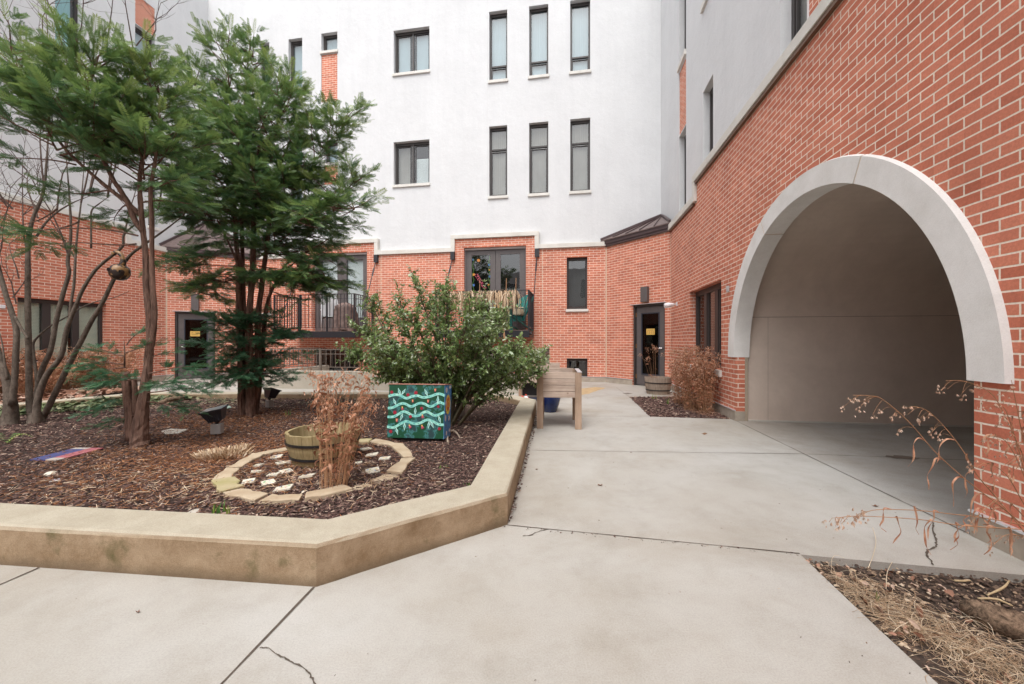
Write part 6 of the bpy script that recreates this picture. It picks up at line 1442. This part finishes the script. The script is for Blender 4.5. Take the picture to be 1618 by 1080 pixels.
# floodlights
def flood(c, aim, label, tilt, sc=1.0):
    e = empty('floodlight', c, aim); tag(e, label, 'floodlight', 'black garden floodlights'); mb = MB(); mb.tube([(0, 0, -.03), (0, 0, .03)], .018, 8); mb.build('stake', M['hoop'], e)
    MB().box(-.05, .05, -.04, .04, .03, .14).build('junction_box', M['lightpost'], e, bevel=.006)
    mb = MB(); mb.tube([(0, 0, .14), (0, 0, .165), (.0, .01, .19)], .016, 8); mb.bar((-.03, .0, .175), (.03, .0, .175), .03); mb.build('bracket', M['floodbody'], e)
    hd = MB(); a, b, h = .105, .075, .12
    hd.add([(-a*.62, -b*.62, 0), (a*.62, -b*.62, 0), (a*.62, b*.62, 0), (-a*.62, b*.62, 0), (-a, -b, h), (a, -b, h), (a, b, h), (-a, b, h)], [(0, 3, 2, 1), (0, 1, 5, 4), (1, 2, 6, 5), (2, 3, 7, 6), (3, 0, 4, 7)])
    hd.add([(-a-.012, -b-.012, h), (a+.012, -b-.012, h), (a+.012, b+.012, h), (-a-.012, b+.012, h), (-a-.012, -b-.012, h+.016), (a+.012, -b-.012, h+.016), (a+.012, b+.012, h+.016), (-a-.012, b+.012, h+.016)], [(0, 1, 5, 4), (1, 2, 6, 5), (2, 3, 7, 6), (3, 0, 4, 7), (0, 3, 2, 1)])
    for x in (-.05, 0, .05): hd.box(x-.004, x+.004, -b*.62-.02, -b*.5, .01, h*.8)
    o = hd.build('housing', M['floodbody'], e, bevel=.003); o.location = (0, 0, .175); o.rotation_euler = tilt
    l = MB(); l.box(-a, a, -b, b, h+.010, h+.018); l = l.build('lens', M['lens'], o)
    return e
flood(G(343, 689, GZ), .2, 'black floodlight on a grey box in front of the many-stemmed yew', (R(8), R(-12), 0)); flood(G(426, 646, GZ), 2.6, 'black floodlight right of the many-stemmed yew trunks, farther back', (R(22), R(6), 0))
# striped board, stones, paper
def flat(name, pix, z, t, material, label, cat, group=None):
    P = [G(u, v, z) for u, v in pix]; c = sum(P, Vector())/len(P); mb = MB(); mb.prism([(p.x-c.x, p.y-c.y) for p in P], 0, t); return tag(mb.build(name, material, loc=c, bevel=min(.003, t/3)), label, cat, group)
c4 = [G(u, v, GZ+.01) for u, v in ((47, 727.5), (91, 728.5), (164, 709), (120, 708.6))]; cc = sum(c4, Vector())/4; mb = MB()
def quadfrac(a0, a1, b0, b1, ci, dz):
    pt = lambda a, b: (c4[0].lerp(c4[1], a)).lerp(c4[3].lerp(c4[2], a), b)-cc
    P = [pt(a0, b0), pt(a1, b0), pt(a1, b1), pt(a0, b1)]; mb.cm = ci; mb.add([(p.x, p.y, dz) for p in P]+[(p.x, p.y, dz-.012) for p in P], [(0, 1, 2, 3), (0, 4, 5, 1), (1, 5, 6, 2), (2, 6, 7, 3), (3, 7, 4, 0)])
quadfrac(0, .56, 0, .86, 0, .012); quadfrac(0, .56, .862, 1, 2, .012); quadfrac(.562, 1, .0, .16, 2, .012); quadfrac(.562, 1, .162, 1, 1, .012)
tag(mb.build('striped_board', [M['matblue'], M['matred'], M['matwhite']], loc=cc), 'flat faded board with blue, red and white stripes lying on the mulch', 'board')
flat('paper_scrap', [(255, 682), (270, 678), (298, 679), (283, 685), (262, 687)], GZ+.008, .01, simple('scrap', (.45, .43, .38), .8), 'pale ragged scrap lying right of the single-trunk yew', 'scrap')
flat('paper_scrap', [(353, 643.5), (362, 641.5), (366, 644), (357, 646)], GZ+.02, .012, simple('mint_scrap', (.42, .58, .50), .6), 'small pale green scrap behind the nearer floodlight', 'scrap')
def pebble(u, v, s, material, label, z=GZ):
    c = G(u, v, z); mb = MB(); mb.lathe([(0, 0), (s*.9, .003), (s, s*.35), (s*.7, s*.62), (0, s*.72)], 12); o = mb.build('stone', material, smooth=True, loc=c); o.scale = (1.25, .8, .7); o.rotation_euler = (0, 0, random.uniform(0, 3)); return tag(o, label, 'stone', 'loose pale stones')
pebble(80, 750, .048, M['tile'], 'white stone in the mulch below the striped board'); pebble(87, 760, .03, simple('bluewhite', (.38, .44, .55), .5), 'pale blue stone beside the white one in the mulch'); pebble(305, 812, .042, simple('palestone', (.46, .42, .36), .8), 'pale oval stone just behind the front kerb')
pebble(481, 777, .02, M['tile'], 'tiny white stone in front of the rusty grass')
# grey block behind the box, old branch pieces
c = G(727, 657, GZ); mb = MB(); mb.box(-.08, .08, -.06, .06, 0, .145); o = mb.build('stone_block', M['stonegrey'], loc=c, bevel=.008); o.rotation_euler = (0, 0, -.1); tag(o, 'plain grey stone block half hidden behind the painted box', 'block')
def branch(pix, z, rad, label, material, nm='fallen_branch', cat='branch', grp='fallen branches'):
    P = [G(u, v, z)+Vector((0, 0, dz)) for u, v, dz in pix]; mb = MB(); C_ = catmull(P, 5); mb.tube(C_, np.interp(np.linspace(0, 1, len(C_)), np.linspace(0, 1, len(rad)), rad).tolist(), 9, wob=.25); o = mb.build(nm, material, smooth=True); recentre(o, P[0]); return tag(o, label, cat, grp)
branch([(708, 702, 0), (707, 694, .03), (712, 688, .05), (720, 689, .05), (727, 693, .01)], GZ, [.010, .012, .012, .010, .006], 'short pale forked root piece beside the painted box', simple('pale_root', (.36, .29, .22), .9))
mbb = branch([(770, 668, .01), (785, 676, .03), (798, 682, .02), (806, 690, .01)], GZ, [.004, .006, .006, .003], 'thin dry twig in the mulch under the holly', M['twig'])
branch([(786, 690, .01), (790, 678, .04), (789, 664, .08)], GZ, [.005, .004, .002], 'dry twig sticking up from the mulch under the holly', M['twig'])
branch([(690, 668, .01), (740, 669, .02), (762, 668, .01)], GZ, [.003, .004, .002], 'long straight stick lying behind the painted box', M['oatstem'])
branch([(250, 640, .02), (268, 636, .05), (285, 634, .05), (302, 632, .03)], GZ, [.03, .05, .045, .03], 'dark rotting log in the mulch below the grey door', M['log'], 'log', 'log', 'rotting logs')
branch([(132, 640, .02), (145, 637, .04), (165, 634, .04), (185, 631, .02)], GZ, [.025, .035, .035, .02], 'dark log with a reddish end lying in the ivy', M['log'], 'log', 'log', 'rotting logs')
lg = branch([(1520, 962, .012), (1545, 973, .02), (1580, 988, .02), (1625, 1001, .01), (1680, 1020, 0)], -.01, [.024, .048, .054, .056, .055], 'thick weathered log half buried in the foreground bed', M['log'], 'log', 'log', 'rotting logs')
for k, pix in enumerate(([(1560, 940, 0), (1585, 935, .02), (1595, 927, .03)], [(1545, 945, 0), (1575, 950, .01), (1600, 957, .0)], [(1508, 917, 0), (1520, 917.5, 0), (1533, 917, 0)])):
    branch([(u, v, z) for u, v, z in pix], -.02, [.004, .005, .003], ('pale split stick standing up beside the foreground log', 'pale flat splinter just above the foreground log', 'short straight stick under the walk edge in the foreground bed')[k], simple('pale_splinter%d' % k, (.50, .38, .22), .8), 'stick', 'stick', 'pale sticks in the foreground bed')
# small leaves on the walk
mb = MB()
lvs = [((463, 470), ), ]
for i, (u, v, s, col, lb) in enumerate(((948, 767, .03, 'leaflit', 'brown dead leaf lying alone on the middle of the walk'), (848, 742, .02, 'leaflit', 'dark curled leaf on the walk near the kerb'), (997, 715, .016, 'leaflit', 'small dark leaf right on the paving joint'), (546, 968-0, .0, '', ''), (218, 968, .012, 'leaflit', 'small brown twig-like leaf on the front walk'), (1383, 800, .03, 'leaflit', 'dark brown shrivelled leaf hanging over the driveway joint'))):
    if not s: continue
    c = G(u, v); a = random.uniform(0, 6); m_ = MB(); m_.add([(s*.9*math.cos(t+a)*(1 if k % 2 else .55), s*.55*math.sin(t+a)*(1 if k % 2 else .55), .004+.006*(k % 2)) for k, t in enumerate([q*.785 for q in range(8)])]+[(0, 0, .003)], [(8, k, (k+1) % 8) for k in range(8)])
    tag(m_.build('dead_leaf', simple('deadleaf%d' % i, (.16, .075, .045), .8), loc=c, recalc=False), lb, 'leaf', 'dead leaves on the walk')

# wooden raised planter
def boards(mb, x0, x1, y, z0, z1, n, t=.02, axis='x', gap=.004):
    h = (z1-z0)/n
    for i in range(n):
        a, b = z0+h*i+gap/2, z0+h*(i+1)-gap/2; j = random.uniform(-.0015, .0015)
        if axis == 'x': mb.box(x0, x1, y+j, y+t+j, a, b)
        else: mb.box(y+j, y+t+j, x0, x1, a, b)
pl = empty('raised_planter', G(848, 677, 0), -.0); tag(pl, 'tall weathered cedar planter box on four legs beside the kerb', 'planter', 'wooden planters')
pl.rotation_euler = (0, 0, -.149+.0); pl.rotation_euler = (0, 0, -.10)
pw, pd, ph, lz = .585, .70, .745, .41
zb = lz
for i, hh in enumerate((.078, .082, .080, .085)):
    MB().box(.07 if i else .075, pw-.07 if i else pw-.075, .006 if i == 0 else .016+.002*(i % 2), .036, zb+.003, zb+hh).build('board', M['cedar'], pl, bevel=.003); zb += hh+.002
for i in range(3): MB().box(.07, pw-.07, pd-.03, pd-.01, lz+.115*i+.003, lz+.115*(i+1)).build('board', M['cedar'], pl, bevel=.003)
for xx_ in (.008, pw-.03): mb = MB(); boards(mb, .06, pd-.06, xx_, lz, ph-.004, 3, .02, 'y'); mb.build('side_panel', M['cedarv'], pl, bevel=.002)
for x, y in ((0, 0), (pw-.085, 0), (0, pd-.05), (pw-.085, pd-.05)): MB().box(x, x+.085, y, y+.04, 0, ph-.002).build('leg', M['cedarv'], pl, bevel=.003)
MB().box(.045, pw-.045, .035, pd-.035, lz+.01, ph-.07).build('potting_soil', M['mulch'], pl); MB().box(pw-.052, pw+.004, -.004, pd, ph, ph+.006).build('rim_strip', M['flash'], pl)
mb = MB()
for x in (.06, pw-.06):
    for z in (lz+.03, lz+.06): mb.lathe([(0, -.002), (.004, -.002), (.004, 0)], 8, (x, .002, z))
pl2 = empty('raised_planter', Vector((.13, 7.95, 0)), -.16); tag(pl2, 'wider wooden planter table with a back board, farther behind the tall one', 'planter', 'wooden planters')
mb = MB(); mb.box(0, .80, 0, .5, .44, .47); boards(mb, .0, .80, .0, .33, .44, 1, .02); mb.build('table_top', M['cedar'], pl2, bevel=.003); mb = MB(); boards(mb, .30, .80, .46, .47, .70, 2, .02); mb.build('back_board', M['cedar'], pl2, bevel=.003)
for x, y in ((.0, 0.021), (.75, 0.021), (.0, .45), (.75, .45)): MB().box(x, x+.05, y, y+.05, 0, .438).build('leg', M['cedarv'], pl2, bevel=.003)
MB().box(.05, .78, .2, .24, .05, .3).build('lower_panel', M['hoop'], pl2)
# pots and small ornaments
c = Vector((.62, 6.52, 0)); e = empty('glazed_pot', c); tag(e, 'dark blue glazed pot standing behind the tall planter', 'pot')
MB().lathe([(0, 0), (.105, 0), (.115, .02), (.15, .12), (.175, .22), (.18, .28), (.165, .30), (.19, .315), (.195, .335), (.17, .335), (.16, .27)], 32).build('pot_body', M['bluepot'], e, smooth=True); MB().lathe([(0, .28), (.16, .28)], 24).build('potting_soil', M['mulch'], e)
c = G(817, 626, .0); tag(MB().lathe([(0, 0), (.13, 0), (.17, .035), (.175, .05), (.15, .045), (.12, .02), (0, .018)], 28).build('saucer', M['terracotta'], smooth=True, loc=Vector((.03, 7.85, .0))), 'orange terracotta saucer on the walk behind the kerb corner', 'saucer')
c = Vector((.27, 7.72, 0)); e = empty('ceramic_bird', c); tag(e, 'little white and red ceramic bird sitting beside the saucer', 'ornament')
MB().lathe([(0, 0), (.04, .01), (.055, .04), (.045, .07), (.02, .09), (0, .10)], 14).build('bird_body', M['white'], e, smooth=True); mb = MB(); mb.tube([(-.03, 0, .05), (-.07, 0, .08), (-.09, 0, .10)], [.02, .015, .004], 8); mb.tube([(.035, 0, .06), (.06, 0, .03)], [.02, .008], 8); mb.lathe([(0, .09), (.012, .095), (.02, .12), (0, .13)], 8); mb.build('comb_and_tail', M['redwhite'], e, smooth=True)
tag(MB().lathe([(0, 0), (.14, 0), (.17, .03), (.165, .03), (.13, .008), (0, .008)], 24).build('plant_tray', simple('dark_blue_tray', (.03, .04, .07), .4), smooth=True, loc=Vector((.45, 7.80, 0))), 'dark blue shallow tray beside the ceramic bird', 'tray')

# areaway wall with railing
FA = Frame(0, 8.78, .9864, -.1641); ax0 = FA.px(418, 600)[0]; ax1 = FA.px(862, 600)[0]; ah = .437
e = FA.empty('retaining_wall'); tag(e, 'low streaked concrete wall with a taupe railing in front of the sunken windows', 'low wall')
mb = MB(); mb.box(ax0, ax1, 0, .2, -.05, ah); mb.box(ax0, ax0+.2, .2, 2.3, -.05, ah-.002); mb.box(ax1-.2, ax1, .2, 2.3, -.05, ah-.002); o = mb.build('concrete_wall', M['lowwall'], e, bevel=.01)
r = MB(); xr0, xr1 = ax0+.08, ax1-.08; yr = .12; zt_ = .955; n = 54
for z in (zt_, zt_-.11, ah+.09): r.bar((xr0, yr, z), (xr1, yr, z), .028 if z == zt_ else .018, .022 if z == zt_ else .018)
for i in range(n+1):
    x = xr0+(xr1-xr0)*i/n; r.box(x-.006, x+.006, yr-.006, yr+.006, ah+.09, zt_-.01)
r.build('railing', M['railbrown'], e)
for t in (0, .2, .4, .6, .8, 1.0):
    x = xr0+(xr1-xr0)*t; MB().box(x-.024, x+.024, yr-.024, yr+.024, ah+.001, zt_+.025).build('post', M['railbrown'], e)
r = MB()
for xx in (xr0, xr1):
    for z in (zt_, zt_-.11, ah+.09): r.bar((xx, yr+.03, z), (xx, 2.25, z), .02)
    for k in range(1, 20): y_ = yr+k*.11; r.box(xx-.006, xx+.006, y_-.006, y_+.006, ah+.09, zt_-.01)
r.build('return_railing', M['railbrown'], e)

# things on the balconies
def onB(x, y, z=BF): return FB.world(x, y, z)
rzB = math.atan2(FB.d[1], FB.d[0])
# armchair of teal plastic at the right end
ch = empty('garden_chair', onB(bx1-.52, -.50), rzB+R(-42)); tag(ch, 'teal slatted garden armchair with a cream cushion at the right end of the balcony', 'chair')
mb = MB(); 
for i in range(5): mb.bar((-.22+.11*i, .22, .36), (-.26+.13*i, .50, 1.02-.03*abs(i-2)), .095, .018)
mb.build('backrest', M['chairteal'], ch); mb = MB()
for i in range(5): mb.bar((-.25, -.28+.12*i, .40-.02*i), (.25, -.28+.12*i, .40-.02*i), .018, .10)
mb.build('seat', M['chairteal'], ch)
for s_ in (-1, 1):
    MB().bar((s_*.31, -.35, .60), (s_*.31, .35, .60), .11, .022).build('armrest', M['chairteal'], ch); MB().bar((s_*.28, -.30, 0), (s_*.28, -.30, .59), .09, .022).build('leg', M['chairteal'], ch); MB().bar((s_*.28, -.25, .37), (s_*.28, .45, .0), .09, .022).build('leg', M['chairteal'], ch)
MB().box(-.2, .2, .12, .24, .42, .66).build('cushion', M['cushion'], ch, bevel=.04, segs=4)
# balcony planter with hanging dead grass
xa, xb = dr0-.25, bx1-.42
e = FB.empty('balcony_planter'); tag(e, 'long balcony box of drooping dried straw-coloured grass over the railing', 'window box')
MB().box(xa, xb, -1.17, -.98, 2.30, 2.44).build('box', M['hoop'], e); n = 1500; P = []; D = []; S = []
for i in range(n):
    x = random.uniform(xa-.06, xb+.05); P.append((x, random.uniform(-1.2, -.98), 2.40+random.uniform(-.01, .10))); D.append((random.gauss(.3*math.sin(x*9), .8), random.gauss(-.3, .6), random.gauss(.1, .5))); S.append(random.uniform(.10, .50)*(1.35 if (x > xb-.5 or abs(x-xb+1.3) < .25) and random.random() < .5 else .8))
dv = []
for k in range(7):
    t = k/6; dv += [(math.sin(t*1.9)*.45, -.012, .12*math.sin(t*2.5)-.95*t*t), (math.sin(t*1.9)*.45, .012, .12*math.sin(t*2.5)-.95*t*t)]
D2 = [(d[0], d[1], 0) for d in D]
inst('hanging_grass', dv, [(2*k, 2*k+1, 2*k+3, 2*k+2) for k in range(6)], axes(np.array(D2), np.array([(0, 0, 1.)]*n), np.array(S), 0.0), np.array(P), RS.rand(n), M['straw'], e)
mb = MB()
for x in (xa+.18, xa+1.0, xa+1.72, xa+1.98): mb.bar((x, -1.08, 2.35), (x+.01, -1.08, 2.82), .014)
mb.build('cane', M['oatstem'], e)
mb = MB(); mb.tube(catmull([(xb-.27, -1.16, 2.4), (xb-.26, -1.19, 2.0), (xb-.25, -1.18, 1.5), (xb-.22, -1.17, 1.15)], 4), .022, 5, wob=.8); mb.build('dangling_vine', M['oatstem'], e)
tag(MB().lathe([(0, 0), (.10, 0), (.13, .2), (.14, .22), (.12, .22), (.11, .03), (0, .03)], 18).build('flower_pot', M['tarp'], loc=onB(xa+.55, -.85, 1.95), smooth=True), 'brown flower pot in the shadow of the balcony straw', 'pot')
cx2 = bx1-.85; e = FB.empty('side_table'); tag(e, 'small wooden table with a yellow pot beside the teal armchair', 'table'); MB().box(cx2-.3, cx2+.2, -.9, -.5, 2.0, 2.03).build('table_top', M['cedar'], e)
for a_, b_ in ((-.28, -.88), (.17, -.88), (-.28, -.54), (.17, -.54)): MB().box(cx2+a_, cx2+a_+.03, b_, b_+.03, BF, 1.998).build('leg', M['cedarv'], e)
tag(MB().lathe([(0, 0), (.06, 0), (.08, .12), (.07, .12), (0, .1)], 16).build('flower_pot', M['sunyel'], loc=onB(cx2-.1, -.7, 2.031), smooth=True), 'yellow pot on the small balcony table', 'pot')
# left balcony: plastic chair and covered bundle
xc = dr0+DX+1.05
e = empty('garden_chair', onB(xc, -.55), rzB+R(200)); tag(e, 'white plastic-framed chair on the balcony with the closed blinds', 'chair')
for s_ in (-1, 1):
    MB().tube([(s_*.26, -.28, 0), (s_*.26, -.27, .62), (s_*.26, .1, .66), (s_*.25, .25, .62)], .02, 8).build('frame', M['white'], e, smooth=True); MB().tube([(s_*.24, .22, 0), (s_*.23, .26, .5), (s_*.21, .34, .92)], .018, 8).build('leg', M['white'], e, smooth=True)
MB().box(-.24, .24, -.27, .24, .40, .43).build('seat', simple('brown_sling', (.10, .08, .07), .7), e, bevel=.01); mb = MB(); mb.add([(-.22, .25, .45), (.22, .25, .45), (.20, .35, .95), (-.20, .35, .95), (-.22, .27, .45), (.22, .27, .45), (.20, .37, .95), (-.20, .37, .95)], [(0, 1, 2, 3), (4, 5, 6, 7), (0, 1, 5, 4), (2, 3, 7, 6), (1, 2, 6, 5), (0, 3, 7, 4)]); mb.build('backrest', M['white'], e)
nu, nv_ = 40, 18; vs = []
for j in range(nv_):
    t = j/(nv_-1)
    for i in range(nu):
        a = 2*math.pi*i/nu; fold = .045*math.sin(a*7+2*t)*(1-t*.4)+.03*math.sin(a*13+4*t); rr = (.31*(1-.25*t**2)+fold)*(1 if t < .9 else 1-(t-.9)*6); vs.append((rr*math.cos(a)*1.1, rr*math.sin(a)*.75, .01+.80*t+.03*math.sin(a*3+5*t)))
mb = MB(); mb.add(vs, [(j*nu+i, j*nu+(i+1) % nu, (j+1)*nu+(i+1) % nu, (j+1)*nu+i) for j in range(nv_-1) for i in range(nu)]+[tuple((nv_-1)*nu+i for i in range(nu))])
tag(mb.build('covered_bundle', M['tarp'], smooth=True, loc=onB(dr1+DX-.28, -.72)), 'bundle under a crumpled brown cover at the right end of the balcony with closed blinds', 'cover')
# ================================================================ CAMERA AND LIGHT
cd = bpy.data.cameras.new('camera'); cam = bpy.data.objects.new('camera', cd); COL.objects.link(cam)
cam.location = (0, 0, CH); cam.rotation_euler = (R(90), 0, 0); cd.sensor_width = 36; cd.lens = 36*F/1618; cd.shift_y = -1/1618; cd.clip_end = 500; cd.clip_start = .05
scene.camera = cam
wd = bpy.data.worlds.new('World'); scene.world = wd; wd.use_nodes = True; nt = wd.node_tree
bg = nt.nodes['Background']; sk = nt.nodes.new('ShaderNodeTexSky'); sk.sky_type = 'NISHITA'; sk.sun_disc = False
EL, AZ = 62, 190
sk.sun_elevation = R(EL); sk.sun_rotation = R(AZ); sk.air_density = 1.0; sk.dust_density = 4.0; sk.ozone_density = 1.0
hs = nt.nodes.new('ShaderNodeHueSaturation'); hs.inputs['Saturation'].default_value = .20; nt.links.new(sk.outputs[0], hs.inputs['Color']); nt.links.new(hs.outputs[0], bg.inputs[0])
bg.inputs[1].default_value = .15
sd = bpy.data.lights.new('sun', 'SUN'); sd.energy = .5; sd.angle = R(35); sd.color = (1, .985, .96); so = bpy.data.objects.new('sun', sd); COL.objects.link(so)
so.rotation_euler = (R(90-EL), 0, R(180-AZ)); so.location = (0, 0, 20)
scene.view_settings.view_transform = 'Standard'; scene.view_settings.look = 'None'; scene.view_settings.gamma = 1; scene.view_settings.exposure = 1.14
scene.cycles.max_bounces = 8; scene.cycles.diffuse_bounces = 4; scene.cycles.transparent_max_bounces = 12; scene.cycles.use_denoising = True
